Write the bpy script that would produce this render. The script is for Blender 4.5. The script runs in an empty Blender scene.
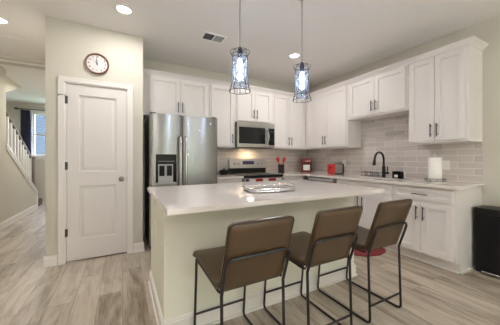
import bpy, bmesh, math, random
from mathutils import Vector, Matrix
random.seed(7)
PI = math.pi
scene = bpy.context.scene
C = scene.collection

# ------------------------------------------------------------------ camera
cam_d = bpy.data.cameras.new('camera')
cam = bpy.data.objects.new('camera', cam_d); C.objects.link(cam)
cam.location = (0, 0, 1.1844)
cam.rotation_euler = (PI/2, 0, -0.4901)
cam_d.sensor_fit = 'HORIZONTAL'; cam_d.sensor_width = 36.0
cam_d.lens = 36.0*238.999/500
cam_d.shift_y = -(162.5-158.93)/500
cam_d.clip_start = 0.05
scene.camera = cam

# ------------------------------------------------------------------ world, exposure
SKY = 9.5
CAN_W = 10.5
world = bpy.data.worlds.new('sky'); scene.world = world; world.use_nodes = True
wn = world.node_tree.nodes; wl = world.node_tree.links; wn.clear()
wo = wn.new('ShaderNodeOutputWorld'); wb = wn.new('ShaderNodeBackground')
wt = wn.new('ShaderNodeTexCoord'); wsx = wn.new('ShaderNodeSeparateXYZ'); wr = wn.new('ShaderNodeValToRGB')
wr.color_ramp.elements[0].position = 0.0; wr.color_ramp.elements[0].color = (0.97, 0.96, 1.0, 1)
wr.color_ramp.elements[1].position = 0.7; wr.color_ramp.elements[1].color = (0.84, 0.88, 1.0, 1)
wl.new(wt.outputs['Generated'], wsx.inputs[0]); wl.new(wsx.outputs['Z'], wr.inputs[0])
wl.new(wr.outputs[0], wb.inputs[0]); wb.inputs[1].default_value = SKY*3.2
wl.new(wb.outputs[0], wo.inputs[0])
vs = scene.view_settings
vs.view_transform = 'Standard'; vs.look = 'None'; vs.gamma = 1; vs.use_curve_mapping = False
vs.exposure = 0.06
scene.cycles.max_bounces = 14; scene.cycles.diffuse_bounces = 12
scene.cycles.use_denoising = True
scene.cycles.sample_clamp_indirect = 0.0
scene.cycles.caustics_reflective = False; scene.cycles.caustics_refractive = False

def area_light(name, loc, rot, size, sizey, power, col, portal=False, shape='RECTANGLE'):
    ld = bpy.data.lights.new(name, 'AREA'); ld.shape = shape; ld.size = size
    if shape == 'RECTANGLE': ld.size_y = sizey
    ld.energy = power; ld.color = col
    o = bpy.data.objects.new(name, ld); C.objects.link(o); o.location = loc; o.rotation_euler = rot
    if portal: ld.cycles.is_portal = True
    return o

# ------------------------------------------------------------------ materials
def new_mat(name):
    m = bpy.data.materials.new(name); m.use_nodes = True
    return m, m.node_tree.nodes, m.node_tree.links, m.node_tree.nodes['Principled BSDF']

def mat(name, col, rough=0.5, metal=0.0, noise=0.0, nscale=30.0, bump=0.0, spec=0.5, stretch=None, emit=None, coat=0.0):
    m, n, l, b = new_mat(name)
    b.inputs['Base Color'].default_value = (*col, 1); b.inputs['Roughness'].default_value = rough
    b.inputs['Metallic'].default_value = metal; b.inputs['Specular IOR Level'].default_value = spec
    b.inputs['Coat Weight'].default_value = coat
    tc = n.new('ShaderNodeTexCoord'); mp = n.new('ShaderNodeMapping'); no = n.new('ShaderNodeTexNoise')
    l.new(tc.outputs['Object'], mp.inputs[0]); l.new(mp.outputs[0], no.inputs['Vector'])
    no.inputs['Scale'].default_value = nscale; no.inputs['Detail'].default_value = 3
    if stretch: mp.inputs['Scale'].default_value = stretch
    if noise > 0:
        mx = n.new('ShaderNodeMix'); mx.data_type = 'RGBA'
        mx.inputs[6].default_value = (*[c*(1-noise) for c in col], 1)
        mx.inputs[7].default_value = (*[min(1, c*(1+noise)) for c in col], 1)
        l.new(no.outputs['Fac'], mx.inputs[0]); l.new(mx.outputs[2], b.inputs['Base Color'])
    if bump > 0:
        bp = n.new('ShaderNodeBump'); bp.inputs['Strength'].default_value = bump; bp.inputs['Distance'].default_value = 0.002
        l.new(no.outputs['Fac'], bp.inputs['Height']); l.new(bp.outputs[0], b.inputs['Normal'])
    if emit:
        b.inputs['Emission Color'].default_value = (*emit[0], 1); b.inputs['Emission Strength'].default_value = emit[1]
    return m

M = {}
M['wall'] = mat('wall_paint', (0.62, 0.595, 0.53), 0.75, noise=0.012, nscale=3, bump=0.03)
M['ceiling'] = mat('ceiling_paint', (0.83, 0.81, 0.80), 0.9, noise=0.01, nscale=4)
M['trim'] = mat('white_trim_paint', (0.80, 0.78, 0.76), 0.4)
M['door'] = mat('white_door_paint', (0.75, 0.72, 0.71), 0.42)
M['cab'] = mat('white_cabinet_paint', (0.76, 0.73, 0.72), 0.38)
M['island'] = mat('island_paint', (0.80, 0.80, 0.70), 0.6, noise=0.012, nscale=3)
M['quartz'] = mat('white_quartz', (0.76, 0.715, 0.69), 0.055, noise=0.03, nscale=60, spec=0.6)
M['steel'] = mat('brushed_steel', (0.32, 0.316, 0.312), 0.27, 1.0, noise=0.05, nscale=40, stretch=(1, 1, 0.02))
for _k in ('steel',):
    _nt = M[_k].node_tree; _b = _nt.nodes['Principled BSDF']; _tg = _nt.nodes.new('ShaderNodeTangent'); _tg.direction_type = 'RADIAL'; _tg.axis = 'Z'
    _nt.links.new(_tg.outputs[0], _b.inputs['Tangent']); _b.inputs['Anisotropic'].default_value = 0.8; _b.inputs['Anisotropic Rotation'].default_value = 0.25
M['steel_h'] = mat('brushed_steel_horizontal', (0.55, 0.54, 0.52), 0.28, 1.0, noise=0.05, nscale=40, stretch=(0.02, 1, 1))
M['darksteel'] = mat('dark_grey_side', (0.10, 0.10, 0.105), 0.45, 0.3)
M['chrome'] = mat('chrome', (0.75, 0.75, 0.76), 0.12, 1.0)
M['pull'] = mat('dark_nickel_pull', (0.10, 0.10, 0.11), 0.32, 0.9)
M['knob'] = mat('knob_metal', (0.20, 0.19, 0.18), 0.28, 1.0)
M['black'] = mat('black_plastic', (0.006, 0.006, 0.007), 0.30, spec=0.25)
M['blackglass'] = mat('black_glass', (0.010, 0.010, 0.012), 0.08, spec=0.45)
M['matteblack'] = mat('matte_black_metal', (0.014, 0.014, 0.015), 0.38, 0.5)
M['frame'] = mat('gunmetal_tube', (0.06, 0.06, 0.063), 0.30, 0.9)
M['red'] = mat('red_plastic', (0.55, 0.03, 0.03), 0.3)
M['darkred'] = mat('dark_red_plastic', (0.17, 0.010, 0.014), 0.28)
M['white'] = mat('white_plastic', (0.82, 0.82, 0.80), 0.4)
M['paper'] = mat('paper_towel', (0.86, 0.85, 0.82), 0.95, noise=0.03, nscale=120, bump=0.4)
M['brightwhite'] = mat('bright_white_enamel', (0.93, 0.93, 0.92), 0.4)
M['grey'] = mat('grey_plastic', (0.35, 0.35, 0.35), 0.4)
M['dispgrey'] = mat('dispenser_grey', (0.42, 0.43, 0.42), 0.35)
M['leather'] = mat('taupe_brown_leather', (0.080, 0.048, 0.024), 0.30, noise=0.10, nscale=9, bump=0.12, spec=0.5)
M['piping'] = mat('dark_leather_piping', (0.035, 0.020, 0.014), 0.45)
M['copper'] = mat('brown_copper_rim', (0.20, 0.085, 0.06), 0.35, 0.3)
M['clockface'] = mat('clock_face', (0.70, 0.69, 0.69), 0.5)
M['numeral'] = mat('clock_numerals', (0.22, 0.10, 0.10), 0.5)
M['wood'] = mat('grey_brown_stair_wood', (0.16, 0.13, 0.10), 0.45, noise=0.2, nscale=12, stretch=(1, 6, 1))
M['curtain'] = mat('slate_blue_curtain', (0.15, 0.16, 0.24), 0.9, noise=0.15, nscale=40)
M['siding'] = mat('dimmed_siding', (0.024, 0.033, 0.042), 0.8)  # siding darkened so the daylit house does not blow out
M['shingle'] = mat('grey_shingles', (0.15, 0.15, 0.17), 0.9, noise=0.3, nscale=20)
M['grass'] = mat('grass', (0.22, 0.25, 0.14), 0.95, noise=0.35, nscale=6)
M['foliage'] = mat('tree_foliage', (0.15, 0.155, 0.12), 0.9, noise=0.5, nscale=5)
M['matred'] = mat('red_rug', (0.22, 0.035, 0.035), 0.95, noise=0.15, nscale=60, bump=0.3)
M['lens'] = mat('recessed_lens', (0.9, 0.9, 0.9), 0.5, emit=((1.0, 0.96, 0.90), 9.0))
M['bulb'] = mat('cool_bulb', (0.9, 0.95, 1.0), 0.4, emit=((0.62, 0.76, 1.0), 25.0))
M['cage'] = mat('pendant_cage_metal', (0.06, 0.07, 0.10), 0.4, 0.5)
M['display'] = mat('oven_display', (0.01, 0.01, 0.03), 0.3, emit=((0.10, 0.14, 0.4), 0.05))
M['plate'] = mat('outlet_plate', (0.86, 0.84, 0.81), 0.4)
M['ventdark'] = mat('vent_dark', (0.10, 0.10, 0.10), 0.7)
M['ventgrey'] = mat('vent_grey', (0.42, 0.42, 0.41), 0.6)
M['silver'] = mat('silver_tray', (0.55, 0.55, 0.56), 0.22, 1.0)

def glass_mat(name, col, ior_gloss=0.08, rough=0.02):
    m = bpy.data.materials.new(name); m.use_nodes = True
    n = m.node_tree.nodes; l = m.node_tree.links; n.clear()
    o = n.new('ShaderNodeOutputMaterial'); mx = n.new('ShaderNodeMixShader')
    t = n.new('ShaderNodeBsdfTransparent'); g = n.new('ShaderNodeBsdfGlossy'); fr = n.new('ShaderNodeLayerWeight'); fr.inputs[0].default_value = 0.5
    pw = n.new('ShaderNodeMath'); pw.operation = 'POWER'; pw.inputs[1].default_value = 3.5; l.new(fr.outputs['Facing'], pw.inputs[0])
    sc = n.new('ShaderNodeMath'); sc.operation = 'MULTIPLY_ADD'; l.new(pw.outputs[0], sc.inputs[0]); sc.inputs[1].default_value = ior_gloss*4; sc.inputs[2].default_value = 0.04
    t.inputs[0].default_value = (*col, 1); g.inputs['Roughness'].default_value = rough
    l.new(sc.outputs[0], mx.inputs[0]); l.new(t.outputs[0], mx.inputs[1]); l.new(g.outputs[0], mx.inputs[2])
    l.new(mx.outputs[0], o.inputs[0])
    return m
M['glass'] = glass_mat('window_glass', (0.96, 0.98, 0.98))
M['dimglass'] = glass_mat('dimming_window_glass', (0.72, 0.78, 0.84))  # tint added to dim the bright view through the hall window
M['bluglass'] = glass_mat('pendant_glass', (0.955, 0.975, 1.0), 0.10, 0.05)
_n = M['bluglass'].node_tree.nodes; _l = M['bluglass'].node_tree.links
_out = [q for q in _n if q.type == 'OUTPUT_MATERIAL'][0]; _old = _out.inputs[0].links[0].from_socket
_tr = _n.new('ShaderNodeBsdfTranslucent'); _tr.inputs[0].default_value = (0.74, 0.84, 1.0, 1)
_vo = _n.new('ShaderNodeTexVoronoi'); _vo.inputs['Scale'].default_value = 70; _tcg = _n.new('ShaderNodeTexCoord'); _l.new(_tcg.outputs['Object'], _vo.inputs['Vector'])
_mr = _n.new('ShaderNodeMapRange'); _mr.inputs[1].default_value = 0.1; _mr.inputs[2].default_value = 0.7; _mr.inputs[3].default_value = 0.0; _mr.inputs[4].default_value = 0.022
_l.new(_vo.outputs['Distance'], _mr.inputs[0]); _ms = _n.new('ShaderNodeMixShader'); _l.new(_mr.outputs[0], _ms.inputs[0])
_l.new(_old, _ms.inputs[1]); _l.new(_tr.outputs[0], _ms.inputs[2]); _l.new(_ms.outputs[0], _out.inputs[0])

def floor_mat():
    m, n, l, b = new_mat('grey_brown_plank_floor')
    tc = n.new('ShaderNodeTexCoord'); mp = n.new('ShaderNodeMapping')
    mp.inputs['Rotation'].default_value = (0, 0, PI/2)
    l.new(tc.outputs['Object'], mp.inputs[0])
    br = n.new('ShaderNodeTexBrick'); l.new(mp.outputs[0], br.inputs['Vector'])
    br.inputs['Scale'].default_value = 1.0; br.inputs['Brick Width'].default_value = 1.22; br.inputs['Row Height'].default_value = 0.178
    br.inputs['Mortar Size'].default_value = 0.0016; br.inputs['Mortar Smooth'].default_value = 0.3; br.offset = 0.37; br.offset_frequency = 2
    br.inputs['Color1'].default_value = (0, 0, 0, 1); br.inputs['Color2'].default_value = (1, 1, 1, 1); br.inputs['Mortar'].default_value = (0.5, 0.5, 0.5, 1)
    br.inputs['Bias'].default_value = 0.0
    # per plank offset for the grain
    ad = n.new('ShaderNodeVectorMath'); ad.operation = 'MULTIPLY_ADD'
    l.new(br.outputs['Color'], ad.inputs[0]); ad.inputs[1].default_value = (7.3, 3.1, 5.7); l.new(tc.outputs['Object'], ad.inputs[2])
    def noise(sc, stretch, det, rough=0.6, dist=0.0):
        mm = n.new('ShaderNodeMapping'); mm.inputs['Scale'].default_value = stretch
        l.new(ad.outputs[0], mm.inputs[0]); x = n.new('ShaderNodeTexNoise'); l.new(mm.outputs[0], x.inputs['Vector'])
        x.inputs['Scale'].default_value = sc; x.inputs['Detail'].default_value = det; x.inputs['Roughness'].default_value = rough
        x.inputs['Distortion'].default_value = dist
        return x.outputs['Fac']
    g1 = noise(2.4, (4.5, 0.75, 1), 5, 0.62, 0.8)
    g2 = noise(9.0, (8, 0.5, 1), 4, 0.65)
    def mth(op, a, bb, c=None):
        x = n.new('ShaderNodeMath'); x.operation = op
        for i, q in enumerate((a, bb, c)):
            if q is None: continue
            if isinstance(q, (int, float)): x.inputs[i].default_value = q
            else: l.new(q, x.inputs[i])
        return x.outputs[0]
    f = mth('MULTIPLY_ADD', g1, 0.95, mth('MULTIPLY', g2, 0.42))
    f = mth('ADD', f, mth('MULTIPLY_ADD', br.outputs['Color'], 0.20, -0.255))
    r = n.new('ShaderNodeValToRGB'); cr = r.color_ramp
    cr.elements[0].position = 0.26; cr.elements[0].color = (0.19, 0.148, 0.108, 1)
    cr.elements[1].position = 0.74; cr.elements[1].color = (0.56, 0.50, 0.42, 1)
    e = cr.elements.new(0.40); e.color = (0.32, 0.268, 0.21, 1)
    e = cr.elements.new(0.54); e.color = (0.44, 0.385, 0.315, 1)
    l.new(f, r.inputs[0])
    mx = n.new('ShaderNodeMix'); mx.data_type = 'RGBA'; mx.blend_type = 'MULTIPLY'
    l.new(r.outputs[0], mx.inputs[6]); mx.inputs[7].default_value = (0.42, 0.38, 0.34, 1); l.new(br.outputs['Fac'], mx.inputs[0])
    l.new(mx.outputs[2], b.inputs['Base Color'])
    b.inputs['Roughness'].default_value = 0.36; b.inputs['Specular IOR Level'].default_value = 0.45
    bp = n.new('ShaderNodeBump'); bp.inputs['Strength'].default_value = 0.15; bp.inputs['Distance'].default_value = 0.002
    l.new(mth('SUBTRACT', g2, br.outputs['Fac']), bp.inputs['Height']); l.new(bp.outputs[0], b.inputs['Normal'])
    return m
M['floor'] = floor_mat()

def tile_mat(name, axis):
    m, n, l, b = new_mat(name)
    tc = n.new('ShaderNodeTexCoord'); sx = n.new('ShaderNodeSeparateXYZ'); cx = n.new('ShaderNodeCombineXYZ')
    l.new(tc.outputs['Object'], sx.inputs[0]); l.new(sx.outputs[axis], cx.inputs[0]); l.new(sx.outputs['Z'], cx.inputs[1])
    br = n.new('ShaderNodeTexBrick'); l.new(cx.outputs[0], br.inputs['Vector'])
    br.inputs['Scale'].default_value = 1.0; br.inputs['Brick Width'].default_value = 0.305; br.inputs['Row Height'].default_value = 0.0765
    br.inputs['Mortar Size'].default_value = 0.0023; br.inputs['Mortar Smooth'].default_value = 0.2; br.offset = 0.5
    br.inputs['Color1'].default_value = (0.53, 0.485, 0.46, 1); br.inputs['Color2'].default_value = (0.66, 0.615, 0.585, 1)
    br.inputs['Mortar'].default_value = (0.88, 0.85, 0.82, 1)
    l.new(br.outputs['Color'], b.inputs['Base Color'])
    b.inputs['Roughness'].default_value = 0.16
    bp = n.new('ShaderNodeBump'); bp.invert = True; bp.inputs['Strength'].default_value = 0.5; bp.inputs['Distance'].default_value = 0.0015
    l.new(br.outputs['Fac'], bp.inputs['Height']); l.new(bp.outputs[0], b.inputs['Normal'])
    return m
M['tile_x'] = tile_mat('greige_subway_tile_back', 'X')
M['tile_y'] = tile_mat('greige_subway_tile_right', 'Y')

def towel_mat():
    m, n, l, b = new_mat('red_white_check_towel')
    tc = n.new('ShaderNodeTexCoord'); sx = n.new('ShaderNodeSeparateXYZ'); l.new(tc.outputs['Object'], sx.inputs[0])
    r = n.new('ShaderNodeValToRGB'); r.color_ramp.interpolation = 'CONSTANT'
    W = (0.88, 0.86, 0.83, 1); R = (0.42, 0.03, 0.03, 1)
    mr = n.new('ShaderNodeMapRange'); l.new(sx.outputs['X'], mr.inputs[0]); mr.inputs[1].default_value = -0.36; mr.inputs[2].default_value = 0.36
    l.new(mr.outputs[0], r.inputs[0]); cr = r.color_ramp
    cr.elements[0].position = 0; cr.elements[0].color = W; cr.elements[1].position = 0.215; cr.elements[1].color = R
    for p, c in ((0.41, W), (0.555, R), (0.76, W)):
        e = cr.elements.new(p); e.color = c
    l.new(r.outputs[0], b.inputs['Base Color']); b.inputs['Roughness'].default_value = 0.95
    return m
M['towel'] = towel_mat()

# ------------------------------------------------------------------ mesh helper
class MB:
    def __init__(s): s.bm = bmesh.new()
    def box(s, x0, x1, y0, y1, z0, z1, bev=0.0, seg=1):
        bm = bmesh.new() if bev > 0 else s.bm
        v = [bm.verts.new((x, y, z)) for z in (z0, z1) for y in (y0, y1) for x in (x0, x1)]
        for f in ((0, 2, 3, 1), (4, 5, 7, 6), (0, 1, 5, 4), (2, 6, 7, 3), (0, 4, 6, 2), (1, 3, 7, 5)):
            bm.faces.new([v[i] for i in f])
        if bev > 0:
            bmesh.ops.bevel(bm, geom=list(bm.edges), offset=bev, segments=seg, affect='EDGES', profile=0.5)
            s.merge(bm)
        return s
    def merge(s, bm, mtx=None):
        if mtx is not None: bmesh.ops.transform(bm, matrix=mtx, verts=bm.verts)
        me = bpy.data.meshes.new('tmp'); bm.to_mesh(me); bm.free(); s.bm.from_mesh(me); bpy.data.meshes.remove(me)
    def tube(s, pts, r, seg=10, closed=False, radii=None):
        P = [Vector(p) for p in pts]; n = len(P); rings = []; up = None
        for i in range(n):
            if closed: t = (P[(i+1) % n]-P[i-1])
            else: t = P[min(i+1, n-1)]-P[max(i-1, 0)]
            t.normalize()
            if up is None:
                up = Vector((0, 0, 1)) if abs(t.z) < 0.9 else Vector((1, 0, 0))
            u = up-t*up.dot(t)
            if u.length < 1e-5: u = t.orthogonal()
            u.normalize(); w = t.cross(u); up = u
            rr = radii[i] if radii else r
            rings.append([s.bm.verts.new(P[i]+u*math.cos(a)*rr+w*math.sin(a)*rr) for a in [2*PI*k/seg for k in range(seg)]])
        m = n if closed else n-1
        for i in range(m):
            A, B = rings[i], rings[(i+1) % n]
            for k in range(seg):
                s.bm.faces.new((A[k], A[(k+1) % seg], B[(k+1) % seg], B[k]))
        if not closed:
            s.bm.faces.new(rings[0][::-1]); s.bm.faces.new(rings[-1])
        return s
    def lathe(s, prof, c=(0, 0, 0), seg=24, axis='Z'):
        c = Vector(c); rings = []
        def mp(r, h, a):
            x, y = r*math.cos(a), r*math.sin(a)
            if axis == 'Z': return c+Vector((x, y, h))
            if axis == 'Y': return c+Vector((x, h, y))
            return c+Vector((h, x, y))
        for r, h in prof:
            if r < 1e-6: rings.append([s.bm.verts.new(mp(0, h, 0))])
            else: rings.append([s.bm.verts.new(mp(r, h, 2*PI*k/seg)) for k in range(seg)])
        for A, B in zip(rings, rings[1:]):
            for k in range(seg):
                k2 = (k+1) % seg
                if len(A) == 1 and len(B) == 1: continue
                if len(A) == 1: s.bm.faces.new((A[0], B[k], B[k2]))
                elif len(B) == 1: s.bm.faces.new((A[k], A[k2], B[0]))
                else: s.bm.faces.new((A[k], A[k2], B[k2], B[k]))
        return s
    def prism(s, outline, mtx, t0, t1, bev=0.0, seg=2):
        bm = bmesh.new()
        a = [bm.verts.new((x, y, t0)) for x, y in outline]; b = [bm.verts.new((x, y, t1)) for x, y in outline]
        bm.faces.new(a[::-1]); bm.faces.new(b); n = len(a)
        for i in range(n): bm.faces.new((a[i], a[(i+1) % n], b[(i+1) % n], b[i]))
        if bev > 0:
            ed = [e for e in bm.edges if abs(e.verts[0].co.z-e.verts[1].co.z) < 1e-7]
            bmesh.ops.bevel(bm, geom=ed, offset=bev, segments=seg, affect='EDGES', profile=0.5)
        s.merge(bm, mtx); return s
    def cells(s, us, vs, filled, t0, t1, mtx, bev=0.0):
        bm = bmesh.new(); vd = {}
        def V(i, j, k):
            if (i, j, k) not in vd: vd[(i, j, k)] = bm.verts.new((us[i], vs[j], (t0, t1)[k]))
            return vd[(i, j, k)]
        nu, nv = len(us)-1, len(vs)-1
        F = lambda i, j: 0 <= i < nu and 0 <= j < nv and filled(i, j)
        for i in range(nu):
            for j in range(nv):
                if not F(i, j): continue
                bm.faces.new((V(i, j, 1), V(i+1, j, 1), V(i+1, j+1, 1), V(i, j+1, 1)))
                bm.faces.new((V(i, j, 0), V(i, j+1, 0), V(i+1, j+1, 0), V(i+1, j, 0)))
                if not F(i-1, j): bm.faces.new((V(i, j, 0), V(i, j, 1), V(i, j+1, 1), V(i, j+1, 0)))
                if not F(i+1, j): bm.faces.new((V(i+1, j, 0), V(i+1, j+1, 0), V(i+1, j+1, 1), V(i+1, j, 1)))
                if not F(i, j-1): bm.faces.new((V(i, j, 0), V(i+1, j, 0), V(i+1, j, 1), V(i, j, 1)))
                if not F(i, j+1): bm.faces.new((V(i, j+1, 0), V(i, j+1, 1), V(i+1, j+1, 1), V(i+1, j+1, 0)))
        if bev > 0:
            ed = [e for e in bm.edges if len(e.link_faces) == 2 and e.calc_face_angle() > 0.5]
            bmesh.ops.bevel(bm, geom=ed, offset=bev, segments=2, affect='EDGES', profile=0.5)
        s.merge(bm, mtx); return s
    def build(s, name, m, parent=None, origin=None):
        bm = s.bm
        bmesh.ops.recalc_face_normals(bm, faces=bm.faces)
        off = Vector((0, 0, 0))
        if parent is not None: off = WORLD[parent.name]
        elif origin is not None: off = Vector(origin)
        for v in bm.verts: v.co -= off
        for f in bm.faces: f.smooth = True
        for e in bm.edges:
            e.smooth = not (len(e.link_faces) != 2 or e.calc_face_angle(0) > 0.62)
        me = bpy.data.meshes.new(name); bm.to_mesh(me); bm.free()
        if isinstance(m, str): m = M[m]
        me.materials.append(m)
        o = bpy.data.objects.new(name, me); C.objects.link(o)
        if parent is not None:
            o.parent = parent; WORLD[o.name] = off
        else:
            o.location = off; WORLD[o.name] = off
        return o
WORLD = {}

def thing(name, loc, label, cat, group=None):
    o = bpy.data.objects.new(name, None); C.objects.link(o); o.location = loc; o.empty_display_size = 0.1
    WORLD[o.name] = Vector(loc); return tag(o, label, cat, group)
def tag(o, label, cat, group=None, kind=None):
    o['label'] = label; o['category'] = cat
    if group: o['group'] = group
    if kind: o['kind'] = kind
    return o
def struct(o, label=None):
    o['kind'] = 'structure'
    if label: o['label'] = label
    return o
def dup(root, loc, label):
    r = root.copy(); C.objects.link(r); r.location = loc; r['label'] = label; WORLD[r.name] = Vector(loc)
    for ch in list(root.children):
        c = ch.copy(); C.objects.link(c); c.parent = r
        for g in list(ch.children):
            d = g.copy(); C.objects.link(d); d.parent = c
    return r
def arc(c, r, a0, a1, n, plane='xz'):
    out = []
    for k in range(n+1):
        a = a0+(a1-a0)*k/n; u, v = r*math.cos(a), r*math.sin(a)
        out.append({'xz': (c[0]+u, c[1], c[2]+v), 'yz': (c[0], c[1]+u, c[2]+v), 'xy': (c[0]+u, c[1]+v, c[2])}[plane])
    return out
def fillet(pts, r, n=5):
    P = [Vector(p) for p in pts]; out = [P[0]]
    for i in range(1, len(P)-1):
        a, b, c = P[i-1], P[i], P[i+1]; d1 = (a-b); d2 = (c-b); rr = min(r, d1.length*0.49, d2.length*0.49)
        p, q = b+d1.normalized()*rr, b+d2.normalized()*rr
        for k in range(n+1):
            t = k/n; out.append(p*(1-t)**2+b*2*t*(1-t)+q*t*t)
    out.append(P[-1]); return out
def rrect(w, h, r, n=5, cx=0, cy=0):
    out = []
    for sx, sy, a0 in ((1, 1, 0), (-1, 1, PI/2), (-1, -1, PI), (1, -1, 1.5*PI)):
        for k in range(n+1):
            a = a0+PI/2*k/n; out.append((cx+sx*(w/2-r)+r*math.cos(a), cy+sy*(h/2-r)+r*math.sin(a)))
    return out
I4 = Matrix.Identity(4)
XZ = Matrix(((1, 0, 0, 0), (0, 0, 1, 0), (0, 1, 0, 0), (0, 0, 0, 1)))      # (u,v,t) -> x=u, y=t, z=v
YZ = Matrix(((0, 0, 1, 0), (1, 0, 0, 0), (0, 1, 0, 0), (0, 0, 0, 1)))      # (u,v,t) -> x=t, y=u, z=v

# ------------------------------------------------------------------ the room
XR, YB, ZC = 3.597, 4.065, 2.75
PX0, PX1, PY = -0.745, 0.233, 3.362
XL, YS, YF, XSL = -1.80, -3.9, 8.80, -2.90
struct(MB().box(XSL-0.1, XR+0.1, YS-0.1, YF+0.1, -0.12, 0).build('floor', 'floor'))
struct(MB().box(XSL-0.1, XR+0.1, YS-0.1, YF+0.1, ZC, ZC+0.12).build('ceiling', 'ceiling'))
struct(MB().box(XR, XR+0.1, YS-0.1, YB+0.1, 0, ZC).build('wall_right', 'wall'))
struct(MB().box(PX1, XR, YB, YB+0.1, 0, ZC).build('wall_back', 'wall'))
# pantry wall with its door opening
DX0, DX1, DZ = -0.575, 0.060, 2.055
struct(MB().cells([PX0, DX0, DX1, PX1], [0, DZ, ZC], lambda i, j: not (i == 1 and j == 0), PY, PY+0.12, XZ).build('wall_pantry', 'wall'))
struct(MB().box(PX1-0.11, PX1, PY+0.12, YB+0.1, 0, ZC).build('wall_alcove', 'wall'))
struct(MB().box(PX0, PX0+0.11, PY+0.12, YF, 0, ZC).build('wall_hall', 'wall'))
struct(MB().box(DX0-0.02, DX1+0.02, PY+0.6, PY+0.62, 0, ZC).build('wall_pantry_inner', 'wall'))
struct(MB().box(XL-0.12, XL, YS, 5.705, 0, ZC).build('wall_left', 'wall'))
struct(MB().box(XSL-0.1, XL-0.12, 5.60, 5.70, 0, ZC).build('wall_stairwell', 'wall'))
struct(MB().box(XSL-0.1, XSL, 5.70, YF, 0, ZC).build('wall_stair', 'wall'))
# far wall with window
WX0, WX1, WZ0, WZ1 = -2.24, -1.14, 1.27, 2.49
struct(MB().cells([XSL-0.1, WX0, WX1, PX0+0.11], [0, WZ0, WZ1, ZC], lambda i, j: not (i == 1 and j == 1), YF, YF+0.12, XZ).build('wall_far', 'wall'))
# wall behind the camera: patio door and window
SD = (1.0, 2.4, 0.03, 2.3); SW = (-1.4, 0.1, 0.6, 2.3); SE = (2.7, 3.4, 0.6, 2.3)
us = [XL-0.12, SW[0], SW[1], SD[0], SD[1], SE[0], SE[1], XR+0.1]; vs_ = [0, SD[2], SW[2], 2.3, ZC]
struct(MB().cells(us, vs_, lambda i, j: not ((i == 3 and j in (1, 2)) or (i in (1, 5) and j == 2)), YS-0.12, YS, XZ).build('wall_front', 'wall'))

def window(name, x0, x1, z0, z1, y, inward, mull=1, midrail=True, gl='glass'):
    """y = outer plane of glass; inward = -1 if room is at smaller y"""
    fr = MB(); w = 0.045
    fr.box(x0, x0+w, y-0.03, y+0.03, z0, z1).box(x1-w, x1, y-0.03, y+0.03, z0, z1).box(x0+w, x1-w, y-0.03, y+0.03, z1-w, z1).box(x0+w, x1-w, y-0.03, y+0.03, z0, z0+w)
    if midrail: zm = (z0+z1)/2; fr.box(x0+w, x1-w, y-0.025, y+0.025, zm-0.02, zm+0.02)
    for k in range(1, mull+1):
        xm = x0+(x1-x0)*k/(mull+1); fr.box(xm-0.02, xm+0.02, y-0.024, y+0.024, z0+w, z1-w)
    f = struct(fr.build(name, 'trim'))
    MB().box(x0+w, x1-w, y-0.003, y+0.003, z0+w, z1-w).build('window_glass', gl, f)
    return f
w1 = window('window_1', WX0, WX1, WZ0, WZ1, YF+0.07, -1, 0, gl='dimglass')
w2 = window('window_2', SW[0], SW[1], SW[2], SW[3], YS-0.07, 1, 1)
w4 = window('window_3', SE[0], SE[1], SE[2], SE[3], YS-0.07, 1, 0)
w3 = window('door_2', SD[0], SD[1], SD[2], SD[3], YS-0.07, 1, 1, midrail=False)
# interior casings
struct(MB().box(WX0-0.06, WX0, YF-0.016, YF, WZ0-0.02, WZ1+0.06).box(WX1, WX1+0.06, YF-0.016, YF, WZ0-0.02, WZ1+0.06).box(WX0, WX1, YF-0.016, YF, WZ1, WZ1+0.06)
       .box(WX0-0.08, WX1+0.08, YF-0.05, YF, WZ0-0.03, WZ0).box(WX0-0.06, WX1+0.06, YF-0.016, YF, WZ0-0.10, WZ0-0.03).build('trim_1', 'trim'))
for (x0, x1, z1, z0), nm in (((SD[0], SD[1], SD[3], 0), 'trim_2'), ((SW[0], SW[1], SW[3], SW[2]), 'trim_3'), ((SE[0], SE[1], SE[3], SE[2]), 'trim_7')):
    struct(MB().box(x0-0.07, x0, YS, YS+0.016, z0, z1+0.07).box(x1, x1+0.07, YS, YS+0.016, z0, z1+0.07).box(x0, x1, YS, YS+0.016, z1, z1+0.07).build(nm, 'trim'))
area_light('portal_patio', ((SD[0]+SD[1])/2, YS-0.125, 1.165), (PI/2, 0, 0), 1.4, 2.25, 1, (1, 1, 1), True)
area_light('portal_window', ((SW[0]+SW[1])/2, YS-0.125, 1.45), (PI/2, 0, 0), 1.5, 1.7, 1, (1, 1, 1), True)
area_light('portal_window_east', ((SE[0]+SE[1])/2, YS-0.125, 1.45), (PI/2, 0, 0), 0.7, 1.7, 1, (1, 1, 1), True)
area_light('portal_hall', ((WX0+WX1)/2, YF+0.125, 1.88), (-PI/2, 0, 0), 1.1, 1.22, 1, (1, 1, 1), True)
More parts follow.
